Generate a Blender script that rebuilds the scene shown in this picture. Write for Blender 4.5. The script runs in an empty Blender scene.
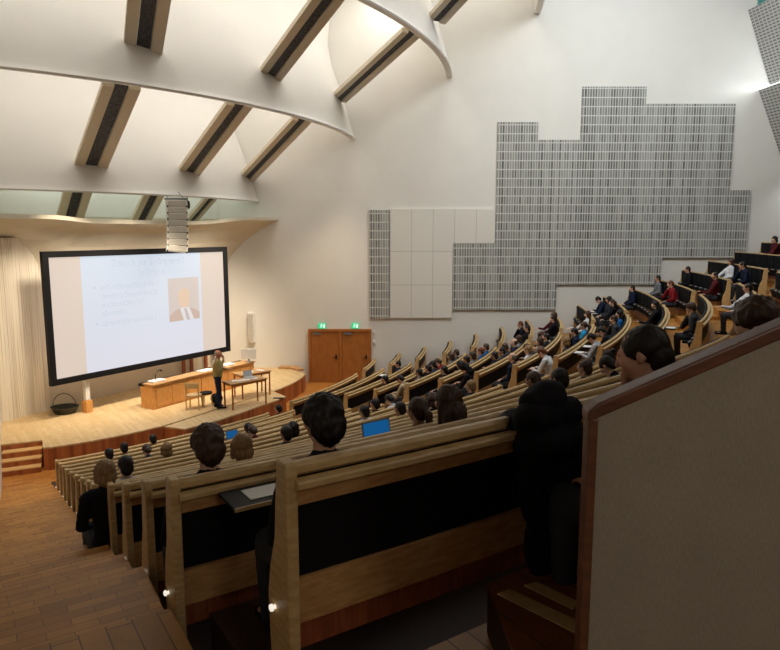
import bpy, bmesh, math, random
from mathutils import Vector, Matrix, noise
random.seed(7)
C = bpy.context.scene.collection
SC = bpy.context.scene
R = math.radians
# ------------------------------------------------------------------ camera, world, lights, exposure
EYE = 6.25
cam = bpy.data.cameras.new('camera'); cam.sensor_width = 36; cam.lens = 36*670/780
cam.clip_start = .05; cam.clip_end = 200
co = bpy.data.objects.new('camera', cam); C.objects.link(co)
co.location = (0, 0, EYE); co.rotation_euler = (R(90-8), 0, 0)
SC.camera = co
SC.view_settings.view_transform = 'Standard'; SC.view_settings.look = 'None'
SC.view_settings.gamma = 1; SC.view_settings.use_curve_mapping = False
SC.view_settings.exposure = 0.0
w = bpy.data.worlds.new('world'); SC.world = w; w.use_nodes = True
w.node_tree.nodes['Background'].inputs[0].default_value = (.6, .7, .8, 1)
w.node_tree.nodes['Background'].inputs[1].default_value = .02
CX, CY = -17.5, 29.3
WY = 27.4                                   # the far side wall
def pt(r, th, z=0): return Vector((CX+r*math.cos(R(th)), CY+r*math.sin(R(th)), z))
def area(name, loc, target, sx, sy, power, col):
    l = bpy.data.lights.new(name, 'AREA'); l.shape = 'RECTANGLE'; l.size = sx; l.size_y = sy
    l.energy = power; l.color = col
    o = bpy.data.objects.new(name, l); C.objects.link(o); o.location = loc
    d = Vector(target)-Vector(loc); o.rotation_euler = d.to_track_quat('-Z', 'Y').to_euler()
    return o
def spot(name, loc, target, power, col, ang, blend=.6):
    l = bpy.data.lights.new(name, 'SPOT'); l.energy = power; l.color = col; l.spot_size = R(ang); l.spot_blend = blend
    l.shadow_soft_size = .3
    o = bpy.data.objects.new(name, l); C.objects.link(o); o.location = loc
    d = Vector(target)-Vector(loc); o.rotation_euler = d.to_track_quat('-Z', 'Y').to_euler()
WARM = (1, .80, .58); NEU = (1, .93, .85); COOL = (.86, .94, 1)
# reflector lips: radius, height
LIPS = [(12.35, 7.37), (16.2, 9.85), (20.0, 12.2), (23.35, 14.55)]
# light strips in the pockets over each reflector
for j, (r, z) in enumerate(LIPS[:3]):
    for th in (-54, -38, -24, -11):
        area('ceiling_wash_light', pt(r+1.6, th, z+5.2), pt(r-.2, th, z+.9), 3.4, 1.6, [74, 100, 105][j], [(1, .97, .93), (1, .98, .95), (1, .99, .98)][j])
area('ceiling_wash_light', pt(26, -30, 16.6), (3, WY, 7), 7, 2, 760, (.91, .96, 1))  # unseen area light added to wash the far wall
area('ceiling_wash_light', pt(28, -20, 16.0), (12, WY, 8), 5, 2, 470, COOL)  # second added wash, for the right part of the far wall
for th in (-52, -41, -29, -17): area('ceiling_wash_light', pt(11.75, th, 8.6), pt(10.2, th, 7.2), 2.2, .25, 17, (.88, 1, .94))
# stage lighting hung from the first reflector
for th in (-50, -41, -27.5, -22):
    t = pt(10.2, th, .6)
    spot('stage_light', pt(14.6, th, 7.3), t, 1150 if th > -45 else 900, (1, .86, .68), 84, .9)
spot('stage_light', pt(17.5, -12, 10.5), (-3.5, 25.4, 1.2), 1200, WARM, 54)
spot('stage_light', pt(17.5, -55, 10.5), (-9.4, 17.0, .3), 1200, WARM, 54)
area('rear_fill', (9, 4, 13.5), (3, 16, 2), 7, 4, 180, (1, .9, .78))
area('parapet_fill', (2.0, -1.6, 7.6), (1.3, 1.7, 5.0), .8, .8, 27, (1, .91, .80))  # unseen fill added behind the camera to brighten the parapet

# ------------------------------------------------------------------ helpers
def lin(c): return tuple(((v/255)/12.92 if v/255 <= .04045 else ((v/255+.055)/1.055)**2.4) for v in c)
MATS = {}
def mat(name, rgb, rough=.6, metal=0, var=.0, scale=6, bump=0, emit=None, es=1, stretch=(1, 1, 1), rgb2=None, spec=.4):
    if name in MATS: return MATS[name]
    m = bpy.data.materials.new(name); m.use_nodes = True; nt = m.node_tree; b = nt.nodes['Principled BSDF']
    c = lin(rgb)
    b.inputs['Base Color'].default_value = (*c, 1); b.inputs['Roughness'].default_value = rough
    b.inputs['Metallic'].default_value = metal; b.inputs['Specular IOR Level'].default_value = spec
    if var or rgb2 or bump:
        tc = nt.nodes.new('ShaderNodeTexCoord'); mp = nt.nodes.new('ShaderNodeMapping'); mp.inputs['Scale'].default_value = stretch
        n = nt.nodes.new('ShaderNodeTexNoise'); n.inputs['Scale'].default_value = scale; n.inputs['Detail'].default_value = 5
        nt.links.new(tc.outputs['Object'], mp.inputs[0]); nt.links.new(mp.outputs[0], n.inputs[0])
        mx = nt.nodes.new('ShaderNodeMix'); mx.data_type = 'RGBA'
        c2 = lin(rgb2) if rgb2 else tuple(v*(1-var) for v in c)
        mx.inputs['A'].default_value = (*c, 1); mx.inputs['B'].default_value = (*c2, 1)
        cr = nt.nodes.new('ShaderNodeMapRange'); cr.inputs[1].default_value = .35; cr.inputs[2].default_value = .65
        nt.links.new(n.outputs[0], cr.inputs[0]); nt.links.new(cr.outputs[0], mx.inputs['Factor'])
        nt.links.new(mx.outputs['Result'], b.inputs['Base Color'])
        if bump:
            bp = nt.nodes.new('ShaderNodeBump'); bp.inputs['Strength'].default_value = bump; bp.inputs['Distance'].default_value = .02
            nt.links.new(n.outputs[0], bp.inputs['Height']); nt.links.new(bp.outputs[0], b.inputs['Normal'])
    if emit:
        b.inputs['Emission Color'].default_value = (*lin(emit), 1); b.inputs['Emission Strength'].default_value = es
    MATS[name] = m; return m
def brick(name, a, b_, mortar, w, h, rot=0, rough=.4, msize=.004, offset=.5, bias=0):
    m = bpy.data.materials.new(name); m.use_nodes = True; nt = m.node_tree; b = nt.nodes['Principled BSDF']
    tc = nt.nodes.new('ShaderNodeTexCoord'); mp = nt.nodes.new('ShaderNodeMapping'); mp.inputs['Rotation'].default_value = (0, 0, R(rot))
    t = nt.nodes.new('ShaderNodeTexBrick'); t.offset = offset
    t.inputs['Color1'].default_value = (*lin(a), 1); t.inputs['Color2'].default_value = (*lin(b_), 1); t.inputs['Mortar'].default_value = (*lin(mortar), 1)
    t.inputs['Scale'].default_value = 1; t.inputs['Mortar Size'].default_value = msize; t.inputs['Brick Width'].default_value = w; t.inputs['Row Height'].default_value = h
    t.inputs['Bias'].default_value = bias
    n = nt.nodes.new('ShaderNodeTexNoise'); n.inputs['Scale'].default_value = 9; n.inputs['Detail'].default_value = 6
    mx = nt.nodes.new('ShaderNodeMix'); mx.data_type = 'RGBA'; mx.blend_type = 'MULTIPLY'; mx.inputs['Factor'].default_value = .35
    nt.links.new(tc.outputs['Object'], mp.inputs[0]); nt.links.new(mp.outputs[0], t.inputs[0]); nt.links.new(mp.outputs[0], n.inputs[0])
    nt.links.new(t.outputs[0], mx.inputs['A']); nt.links.new(n.outputs[0], mx.inputs['B']); nt.links.new(mx.outputs['Result'], b.inputs['Base Color'])
    b.inputs['Roughness'].default_value = rough; b.inputs['Specular IOR Level'].default_value = .35
    MATS[name] = m; return m
def mk(name, build):
    if name not in MATS:
        m = bpy.data.materials.new(name); m.use_nodes = True; build(m.node_tree, m.node_tree.nodes['Principled BSDF']); MATS[name] = m
    return MATS[name]
class MB:
    def __init__(s): s.v = []; s.f = []
    def add(s, vs, fs):
        n = len(s.v); s.v += [tuple(v) for v in vs]; s.f += [tuple(i+n for i in f) for f in fs]; return s
    def box(s, x0, x1, y0, y1, z0, z1, M=None):
        vs = [Vector(p) for p in ((x0,y0,z0),(x1,y0,z0),(x1,y1,z0),(x0,y1,z0),(x0,y0,z1),(x1,y0,z1),(x1,y1,z1),(x0,y1,z1))]
        if M: vs = [M @ v for v in vs]
        return s.add(vs, [(0,3,2,1),(4,5,6,7),(0,1,5,4),(1,2,6,5),(2,3,7,6),(3,0,4,7)])
    def sweep(s, prof, th0, th1, n=None):
        """closed (r, z) profile swept round the hall's centre; th1 may be a function of r"""
        f1 = th1 if callable(th1) else (lambda r: th1)
        span = abs(f1(prof[0][0])-th0); n = n or max(2, int(span/1.25)+1); m = len(prof); vs = []; fs = []
        for i in range(n+1):
            for r, z in prof: vs.append(pt(r, th0+(f1(r)-th0)*i/n, z))
        for i in range(n):
            for k in range(m):
                a = i*m+k; b = i*m+(k+1) % m; fs.append((a, b, b+m, a+m))
        fs.append(tuple(reversed(range(m)))); fs.append(tuple(n*m+k for k in range(m)))
        return s.add(vs, fs)
    def prism(s, poly, z0, z1):
        n = len(poly); vs = [(x, y, z0) for x, y in poly]+[(x, y, z1) for x, y in poly]
        return s.add(vs, [tuple(reversed(range(n))), tuple(range(n, 2*n))]+[(i, (i+1) % n, (i+1) % n+n, i+n) for i in range(n)])
    def extr(s, poly, d):
        """3-D polygon extruded along d"""
        n = len(poly); d = Vector(d); vs = [Vector(p) for p in poly]+[Vector(p)+d for p in poly]
        return s.add(vs, [tuple(reversed(range(n))), tuple(range(n, 2*n))]+[(i, (i+1) % n, (i+1) % n+n, i+n) for i in range(n)])
    def tube(s, pts, r, n=8, r2=None):
        pts = [Vector(p) for p in pts]; vs = []; fs = []; L = len(pts)
        for i, p in enumerate(pts):
            d = (pts[min(i+1, L-1)]-pts[max(i-1, 0)]).normalized()
            u = d.cross(Vector((0, 0, 1)) if abs(d.z) < .9 else Vector((1, 0, 0))).normalized(); v = d.cross(u)
            rr = r if r2 is None else r+(r2-r)*i/(L-1)
            vs += [p+u*rr*math.cos(2*math.pi*k/n)+v*rr*math.sin(2*math.pi*k/n) for k in range(n)]
        for i in range(L-1):
            for k in range(n): fs.append((i*n+k, i*n+(k+1) % n, (i+1)*n+(k+1) % n, (i+1)*n+k))
        fs.append(tuple(reversed(range(n)))); fs.append(tuple((L-1)*n+k for k in range(n)))
        return s.add(vs, fs)
    def cap(s, a, b, ra, rb, n=14):
        """tapered capsule"""
        a = Vector(a); b = Vector(b); d = (b-a); L = d.length
        d = d.normalized() if L > 1e-6 else Vector((0, 0, 1))
        u = d.cross(Vector((0, 0, 1)) if abs(d.z) < .9 else Vector((1, 0, 0))).normalized(); v = d.cross(u)
        rings = [(a-d*ra*math.cos(t), ra*math.sin(t)) for t in (R(25), R(55), R(90))]+[(b+d*rb*math.cos(t), rb*math.sin(t)) for t in (R(90), R(55), R(25))]
        vs = [a-d*ra]+[c+u*q*math.cos(2*math.pi*k/n)+v*q*math.sin(2*math.pi*k/n) for c, q in rings for k in range(n)]+[b+d*rb]
        fs = [(0, 1+(k+1) % n, 1+k) for k in range(n)]
        for i in range(5):
            for k in range(n): p = 1+i*n; fs.append((p+k, p+(k+1) % n, p+n+(k+1) % n, p+n+k))
        e = len(vs)-1; p = 1+5*n; fs += [(p+k, p+(k+1) % n, e) for k in range(n)]
        return s.add(vs, fs)
    def ell(s, c, rad, rot=(0, 0, 0), n=20, m=12):
        M = Matrix.Translation(Vector(c)) @ Matrix.Rotation(R(rot[2]), 4, 'Z') @ Matrix.Rotation(R(rot[1]), 4, 'Y') @ Matrix.Rotation(R(rot[0]), 4, 'X')
        vs = [M @ Vector((0, 0, -rad[2]))]
        for i in range(1, m):
            t = math.pi*i/m
            vs += [M @ Vector((rad[0]*math.sin(t)*math.cos(2*math.pi*k/n), rad[1]*math.sin(t)*math.sin(2*math.pi*k/n), -rad[2]*math.cos(t))) for k in range(n)]
        vs.append(M @ Vector((0, 0, rad[2]))); fs = [(0, 1+(k+1) % n, 1+k) for k in range(n)]
        for i in range(m-2):
            for k in range(n): p = 1+i*n; fs.append((p+k, p+(k+1) % n, p+n+(k+1) % n, p+n+k))
        e = len(vs)-1; p = 1+(m-2)*n; fs += [(p+k, p+(k+1) % n, e) for k in range(n)]
        return s.add(vs, fs)
    def mesh(s, name, m=None, off=(0, 0, 0), smooth=False):
        me = bpy.data.meshes.new(name); o = Vector(off)
        me.from_pydata([tuple(Vector(v)-o) for v in s.v], [], s.f); me.validate()
        bm = bmesh.new(); bm.from_mesh(me); bmesh.ops.recalc_face_normals(bm, faces=bm.faces); bm.to_mesh(me); bm.free()
        if m: me.materials.append(m)
        if smooth:
            for p in me.polygons: p.use_smooth = True
        return me
    def obj(s, name, m, parent=None, smooth=False, bevel=0):
        off = parent.location if parent is not None else (0, 0, 0)
        if parent is not None and parent.parent is not None: off = Vector(off)+parent.parent.location
        o = bpy.data.objects.new(name, s.mesh(name, m, off, smooth)); C.objects.link(o)
        if parent is not None: o.parent = parent
        if bevel:
            b = o.modifiers.new('bevel', 'BEVEL'); b.width = bevel; b.segments = 2; b.limit_method = 'ANGLE'
        return o
def tag(o, label, cat, group=None):
    o['label'] = label; o['category'] = cat
    if group: o['group'] = group
    return o
def thing(name, label, cat, loc=(0, 0, 0), group=None):
    o = bpy.data.objects.new(name, None); C.objects.link(o); o.location = loc; o.empty_display_size = .1
    return tag(o, label, cat, group)
def struct(o): o['kind'] = 'structure'; return o

# ------------------------------------------------------------------ materials
def wood(name, a, b, rough=.45, stretch=(1, 1, 12), scale=5): return mat(name, a, rough, rgb2=b, scale=scale, stretch=stretch)
BIRCH = wood('pale_birch', (206, 176, 124), (186, 152, 100), stretch=(2, 2, 9))
BIRCH2 = wood('warm_birch', (196, 152, 98), (172, 126, 76), stretch=(2, 2, 9))
ORANGE = wood('orange_veneer', (216, 158, 90), (198, 136, 70), stretch=(6, 6, 1.2))
DOORW = wood('door_veneer', (176, 112, 52), (156, 94, 40), stretch=(8, 8, .8))
REDW = wood('reddish_wood', (150, 82, 50), (122, 62, 38), stretch=(8, 8, 1))
MAHO = wood('dark_red_wood', (108, 66, 44), (84, 52, 36), stretch=(1.5, 8, 8))
WALL = mat('white_plaster', (226, 222, 212), .8, var=.03, scale=1.2)
REFL = mat('white_reflector_plaster', (232, 228, 220), .75, var=.02, scale=1)
CREAM = mat('cream_plaster', (218, 208, 186), .75, var=.05, scale=2)
BLACKF = mat('black_upholstery', (17, 18, 22), .75, var=.3, scale=40, spec=.2)
BLACK = mat('black_paint', (14, 14, 17), .6, spec=.25)
DARK = mat('dark_wood_and_shade', (70, 48, 36), .6, var=.2, scale=3)  # dark wood; also stands for shade on near tiers and side base
CHROME = mat('chrome', (225, 225, 225), .12, 1)
WHITE = mat('white_paint', (228, 226, 220), .5)
GREYP = mat('grey_plastic', (120, 122, 120), .5)
PARQ = brick('orange_parquet', (206, 140, 66), (178, 110, 46), (140, 84, 34), .42, .14, -33, .38)
PARQ2 = brick('aisle_parquet', (210, 148, 70), (172, 112, 48), (138, 88, 38), .26, .075, -33, .42, bias=-.1, msize=.003)
LAND = brick('landing_boards', (196, 140, 70), (176, 120, 56), (110, 70, 32), 1.4, .13, 57, .45)
STAGEW = brick('stage_birch_floor', (228, 200, 152), (214, 182, 130), (196, 162, 112), .9, .09, 55, .45, .002)
FASC = brick('fascia_boards', (170, 98, 52), (142, 74, 38), (104, 54, 28), 5, .11, 0, .5)
def fabric(nt, b):
    tc = nt.nodes.new('ShaderNodeTexCoord'); mp = nt.nodes.new('ShaderNodeMapping'); mp.inputs['Scale'].default_value = (260, 260, 60)
    n = nt.nodes.new('ShaderNodeTexNoise'); n.inputs['Scale'].default_value = 1; n.inputs['Detail'].default_value = 3
    n2 = nt.nodes.new('ShaderNodeTexNoise'); n2.inputs['Scale'].default_value = 5
    mx = nt.nodes.new('ShaderNodeMix'); mx.data_type = 'RGBA'; mx.inputs['A'].default_value = (*lin((172, 162, 142)), 1); mx.inputs['B'].default_value = (*lin((136, 126, 108)), 1)
    m2 = nt.nodes.new('ShaderNodeMix'); m2.data_type = 'RGBA'; m2.blend_type = 'MULTIPLY'; m2.inputs['Factor'].default_value = .25
    nt.links.new(tc.outputs['Object'], mp.inputs[0]); nt.links.new(mp.outputs[0], n.inputs[0]); nt.links.new(tc.outputs['Object'], n2.inputs[0])
    nt.links.new(n.outputs[0], mx.inputs['Factor']); nt.links.new(mx.outputs['Result'], m2.inputs['A']); nt.links.new(n2.outputs[0], m2.inputs['B'])
    nt.links.new(m2.outputs['Result'], b.inputs['Base Color']); b.inputs['Roughness'].default_value = .9
FABRIC = mk('woven_wall_fabric', fabric)
def slatmat(name, light, gap, rowh, slotw, dark_amt):
    """rows of small vertical slots of changing darkness between pale horizontal lines"""
    def f(nt, b):
        N = nt.nodes.new; L = nt.links.new
        tc = N('ShaderNodeTexCoord'); sp = N('ShaderNodeSeparateXYZ'); L(tc.outputs['Object'], sp.inputs[0])
        def math_(op, a, v):
            q = N('ShaderNodeMath'); q.operation = op; L(a, q.inputs[0])
            if isinstance(v, (int, float)): q.inputs[1].default_value = v
            else: L(v, q.inputs[1])
            return q.outputs[0]
        x = math_('DIVIDE', sp.outputs['X'], slotw); z = math_('DIVIDE', sp.outputs['Z'], rowh)
        xi = math_('FLOOR', x, 0); zi = math_('FLOOR', z, 0); xf = math_('FRACT', x, 0); zf = math_('FRACT', z, 0)
        cb = N('ShaderNodeCombineXYZ'); L(xi, cb.inputs[0]); L(zi, cb.inputs[1])
        wn = N('ShaderNodeTexWhiteNoise'); wn.noise_dimensions = '2D'; L(cb.outputs[0], wn.inputs[0])
        w1 = N('ShaderNodeTexWhiteNoise'); w1.noise_dimensions = '1D'; L(xi, w1.inputs['W'])
        val = math_('ADD', math_('MULTIPLY', wn.outputs[0], .4), math_('MULTIPLY', w1.outputs[0], .6))
        slot = math_('GREATER_THAN', xf, .28)
        notrow = math_('SUBTRACT', zf, .12); notrow = math_('GREATER_THAN', notrow, 0)
        amt = N('ShaderNodeMapRange'); amt.inputs[3].default_value = .38; amt.inputs[4].default_value = dark_amt; L(val, amt.inputs[0])
        fac = math_('MULTIPLY', math_('MULTIPLY', slot, notrow), amt.outputs[0])
        mx = N('ShaderNodeMix'); mx.data_type = 'RGBA'; mx.inputs['A'].default_value = (*lin(light), 1); mx.inputs['B'].default_value = (*lin(gap), 1)
        L(fac, mx.inputs['Factor']); L(mx.outputs['Result'], b.inputs['Base Color']); b.inputs['Roughness'].default_value = .8
    return mk(name, f)
SLAT = slatmat('grey_slotted_panel', (202, 201, 192), (78, 76, 70), .346, .103, 1.0)
def perf(nt, b):
    tc = nt.nodes.new('ShaderNodeTexCoord'); t = nt.nodes.new('ShaderNodeTexBrick'); t.inputs['Scale'].default_value = 1
    t.inputs['Brick Width'].default_value = .2; t.inputs['Row Height'].default_value = .11; t.inputs['Mortar Size'].default_value = .03; t.offset = 0
    t.inputs['Color1'].default_value = (*lin((96, 95, 90)), 1); t.inputs['Color2'].default_value = (*lin((112, 110, 106)), 1); t.inputs['Mortar'].default_value = (*lin((176, 175, 170)), 1)
    sp = nt.nodes.new('ShaderNodeSeparateXYZ'); mp = nt.nodes.new('ShaderNodeCombineXYZ')
    nt.links.new(tc.outputs['Object'], sp.inputs[0]); nt.links.new(sp.outputs[1], mp.inputs[0]); nt.links.new(sp.outputs[2], mp.inputs[1]); nt.links.new(mp.outputs[0], t.inputs[0]); nt.links.new(t.outputs[0], b.inputs['Base Color'])
PERF = mk('perforated_baffle', perf)
def groove(nt, b):
    N = nt.nodes.new; L = nt.links.new
    tc = N('ShaderNodeTexCoord'); mp = N('ShaderNodeMapping'); mp.inputs['Scale'].default_value = (16, 16, .12)
    n = N('ShaderNodeTexNoise'); n.inputs['Scale'].default_value = 2.2; n.inputs['Detail'].default_value = 2
    cr = N('ShaderNodeMapRange'); cr.inputs[1].default_value = .56; cr.inputs[2].default_value = .62
    mx = N('ShaderNodeMix'); mx.data_type = 'RGBA'; mx.inputs['A'].default_value = (*lin((232, 222, 202)), 1); mx.inputs['B'].default_value = (*lin((198, 185, 160)), 1)
    L(tc.outputs['Object'], mp.inputs[0]); L(mp.outputs[0], n.inputs[0]); L(n.outputs[0], cr.inputs[0]); L(cr.outputs[0], mx.inputs['Factor']); L(mx.outputs['Result'], b.inputs['Base Color'])
    b.inputs['Roughness'].default_value = .8
GROOVE = mk('limewashed_slats', groove)

# ------------------------------------------------------------------ the seating plan
T = [.85, 1.1, 1.36, 1.62, 1.9, 2.18, 2.48, 2.78, 3.1, 3.45, 3.81, 4.17, 4.54, 4.91, 5.28, 5.66, 6.03, 6.4]
RR = [16.95+1.045*k for k in range(18)]
UP = .14                                   # the centre and wall blocks sit a little higher than the near one
def wallth(r): return math.degrees(math.asin(max(-1, min(1, (WY-.05-CY)/r))))
TH0 = [-55.7, -55.9, -56.1, -56.3, -56.45, -56.6, -56.75, -56.9, -57.1, -57.25, -57.4, -57.5, -57.6, -57.75, -57.35]
def blocks(k):
    b = {}
    if k <= 14: b['near'] = (TH0[k], -35.2 if k <= 1 else (-38.6 if k < 14 else -41), 0)
    if k <= 13: b['middle'] = (-31.8, -16.6 if k < 4 else -17.8, UP)
    if k == 15: b['near'] = (-55.15, -44, 0)
    if k <= 16: b['wall'] = (-13.4 if k < 5 else -15.0, wallth(RR[k])-.12, UP)
    return b

# ------------------------------------------------------------------ room shell
struct(MB().prism([(-16, 10), (4, 10), (4, 30), (-16, 30)], -.2, 0).obj('floor', PARQ))
tiers = MB()
def plat(k, th0, th1, dz):
    r0 = (RR[k-1] if k else RR[0]-1.0)+.06; z = max(.02, T[k]-1.17+dz)
    tiers.sweep([(r0, -.1), (RR[k]+.06, -.1), (RR[k]+.06, z), (r0, z)], th0, th1)
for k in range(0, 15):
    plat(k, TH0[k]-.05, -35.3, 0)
struct(tiers.obj('floor_near_tiers', DARK)); tiers = MB()  # dark colour paints in the shadow of the near row wells
for k in range(0, 15):
    plat(k, -35.25, wallth, UP)
for k in (15, 16, 17): plat(k, -55.2 if k == 15 else -54.5, wallth, -.1 if k == 15 else 0)
struct(tiers.obj('floor_tiers', MATS['aisle_parquet']))
# aisle stairs: two treads to a row
ais = MB(); lst = []
for k in range(0, 14):
    for h in (0, 1):
        r1 = RR[k]-.49+.5225*h; r0 = r1-.5225
        zt = T[k]-.77 - (T[k]-(T[k-1] if k else T[0]-.1))*(.5 if h == 0 else 0)
        if k == 0: zt = .03 if h == 0 else .08
        lst.append((r0, r1, zt))
for r0, r1, zt in lst:
    kk = min(14, max(0, round((r1-.2-RR[0])/1.045)))
    ais.sweep([(r0, -.1), (r1, -.1), (r1, zt), (r0, zt)], -60.2, TH0[min(kk, 13)]-.07, 3)
struct(ais.obj('floor_aisle', PARQ2))
for th0, th1, nm in ((-38.3, -32.1, 'floor_centre_aisle'), (-16.3, -14.6, 'floor_wall_aisle')):
    a = MB()
    for r0, r1, zt in lst:
        a0 = -35.0 if r1 < RR[1]+.1 and th0 < -30 else th0
        if r1 > RR[3] and th0 > -30: a0 = -17.6
        a.sweep([(r0, -.1), (r1, -.1), (r1, zt+UP-.1), (r0, zt+UP-.1)], a0, th1, 3)
    struct(a.obj(nm, PARQ2))
LZ = 4.2
ld = MB(); ld.sweep([(30.58, 2.6), (31.7, 2.6), (31.7, LZ), (30.58, LZ)], -60.6, -57.8, 3)
ld.sweep([(31.64, 2.6), (38, 2.6), (38, LZ), (31.64, LZ)], -61.5, -55.25, 6)
struct(ld.obj('floor_landing', LAND))
pf = [(.62, 1.0), (2.6, 1.0)]+[tuple(pt(31.7, t_)[:2]) for t_ in (-51, -52, -53, -54)]+[(.50, CY-math.sqrt(31.7**2-(.50-CX)**2))]
struct(MB().prism(pf, 4.0, 4.44).obj('floor_side_base', DARK)); struct(MB().prism(pf, 4.441, 4.465).obj('floor_side_platform', brick('side_platform_boards', (150, 88, 44), (132, 74, 36), (90, 48, 24), 1.6, .16, 60, .45)))  # base coloured darker than the boards to paint its side face in shade
# thin pale strips laid on the floor behind the near bench
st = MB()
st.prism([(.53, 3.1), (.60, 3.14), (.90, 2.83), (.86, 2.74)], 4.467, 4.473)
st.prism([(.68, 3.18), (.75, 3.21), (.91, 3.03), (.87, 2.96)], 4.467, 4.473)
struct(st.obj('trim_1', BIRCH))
# far side wall
struct(MB().box(-12, 24, WY, WY+.3, -.2, 21).obj('wall_right', WALL))
# wall of the near aisle
a0 = Vector((-11.54, 19.33)); a1 = Vector((-9.86, 16.32)); a2 = Vector((-.95, .35)); a3 = Vector((2.0, -5.0))
n = Vector((-.87, -.49)); poly = [tuple(a0), tuple(a1), tuple(a2), tuple(a3), tuple(a3+n*.3), tuple(a0+n*.3)]
struct(MB().prism(poly, -.2, 21).obj('wall_left', WALL))
# stage back wall and its shell canopy
B0 = Vector((-10.85, 20.8)); B1 = Vector((-6.93, 27.39)); BD = (B1-B0).normalized(); BN = Vector((BD.y, -BD.x))
def bw(s, off, z): p = B0+BD*s+BN*off; return Vector((p.x, p.y, z))
LEN = (B1-B0).length
struct(MB().add([bw(-2.2, 0, -.1), bw(LEN, 0, -.1), bw(LEN, 0, 14), bw(-2.2, 0, 14), bw(-2.2, -.3, -.1), bw(LEN, -.3, -.1), bw(LEN, -.3, 14), bw(-2.2, -.3, 14)],
      [(0,1,2,3),(5,4,7,6),(4,0,3,7),(1,5,6,2),(3,2,6,7),(4,5,1,0)]).obj('wall_stage', CREAM))
struct(MB().add([bw(-2.2, .02, 6.7), bw(LEN-.02, .02, 6.7), bw(LEN-.02, .02, 13.6), bw(-2.2, .02, 13.6), bw(-2.2, -.02, 6.7), bw(LEN-.02, -.02, 6.7), bw(LEN-.02, -.02, 13.6), bw(-2.2, -.02, 13.6)],
      [(0,1,2,3),(5,4,7,6),(4,0,3,7),(1,5,6,2),(3,2,6,7),(4,5,1,0)]).obj('wall_stage_upper', WALL))
cp = MB(); PR = [(0, 3.9), (.12, 4.6), (.42, 5.2), (.88, 5.75), (1.4, 6.15), (1.8, 6.38), (2.08, 6.47)]
PL = [(.02, 6.05), (.08, 6.1), (.3, 6.18), (.8, 6.28), (1.3, 6.4), (1.8, 6.5), (2.1, 6.58)]
NS = 24; vs = []; fs = []; m = len(PR)
for i in range(NS+1):
    s = -3.2+(LEN+3.2)*i/NS; t = min(1, max(0, (s+.9)/1.5)); t = t*t*(3-2*t); u = min(1, max(0, (s-LEN+3.2)/3.0)); u = u*u*(3-2*u)
    ring = [(a[0]*(1-t)+b[0]*t, a[1]*(1-t)+b[1]*t+u*.20*(j/(m-1))) for j, (a, b) in enumerate(zip(PL, PR))]
    ring += [(o-.02, z+.12) for o, z in reversed(ring)]
    for o, z in ring:
        smax = LEN+o*BN.y*-1/BD.y*1.0            # stay on this side of the far wall
        p = bw(min(s, LEN+.0), o, z)
        if i == NS: p = bw(s, o, z); p += Vector((BD.x, BD.y, 0))*((WY-.01-p.y)/BD.y)
        vs.append(p)
M2 = 2*m
for i in range(NS):
    for k in range(M2): fs.append((i*M2+k, i*M2+(k+1) % M2, (i+1)*M2+(k+1) % M2, (i+1)*M2+k))
fs += [tuple(range(M2)), tuple(NS*M2+k for k in range(M2))]
o = struct(MB().add(vs, fs).obj('ceiling_canopy', CREAM, smooth=False))
# slatted wall panels on the left of the stage
sdir = Vector((.69, 1.47)).normalized(); sn = Vector((sdir.y, -sdir.x)); s0 = Vector((-11.54, 19.33))
for i in range(3):
    p0 = s0+sdir*(i*.545); mb = MB(); pl = []
    for q in range(9):
        t = q/8; b = .07*math.sin(math.pi*t); v = p0+sdir*(.54*t)+sn*(b+.02); pl.append((v.x, v.y))
    for q in (1, 0):
        v = p0+sdir*(.54*q)-sn*.04; pl.append((v.x, v.y))
    mb.prism(pl, .62, 6.05)
    o = mb.obj('slatted_wall_panel', GROOVE)
    tag(o, ['bowed limewashed slat panel nearest the left edge of the picture', 'middle one of three bowed pale slat panels left of the screen', 'bowed pale slat panel right beside the projection screen'][i], 'wall panel')
# ceiling reflectors, their roof slabs
FACE = [(.03, .0), (.05, .05), (.0, .11), (-.05, .2), (-.12, .5), (-.26, 1.0), (-.5, 1.8), (-.85, 2.8), (-1.0, 3.6), (-.9, 4.5), (-.5, 5.3), (.2, 5.9), (1.1, 6.3), (2.3, 6.55)]
for j, (r, z) in enumerate(LIPS):
    f = [(r+a, z+b) for a, b in FACE]; back = [(r+a-.16, z+b+.02) for a, b in reversed(FACE)]
    back[-1] = (r-.20, z+.03); back[-2] = (r-.22, z+.1)
    o = struct(MB().sweep(f+back, -61.6, wallth, 56).obj('ceiling_reflector', REFL, smooth=True))
    o.data.set_sharp_from_angle(angle=R(35))
struct(MB().sweep([(13.0, 19.6), (40, 19.6), (40, 19.9), (13.0, 19.9)], -63, wallth, 40).obj('ceiling', DARK))
struct(MB().sweep([(5.5, 13.7), (11.0, 13.7), (11.0, 13.9), (5.5, 13.9)], -61.6, wallth, 20).obj('ceiling_roof', REFL))
struct(MB().sweep([(38.2, 0), (38.5, 0), (38.5, 19.8), (38.2, 19.8)], -63, lambda r: wallth(r), 30).obj('wall_rear', DARK))
GAPB = (((-10.0, 21.22, 6.62), (-9.30, 20.37, 7.42), .8, 'left'), ((-8.46, 23.0, 6.52), (-7.66, 22.2, 7.42), .7, 'middle'), ((-7.36, 25.05, 6.54), (-6.40, 24.5, 7.42), .6, 'right'))
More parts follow.
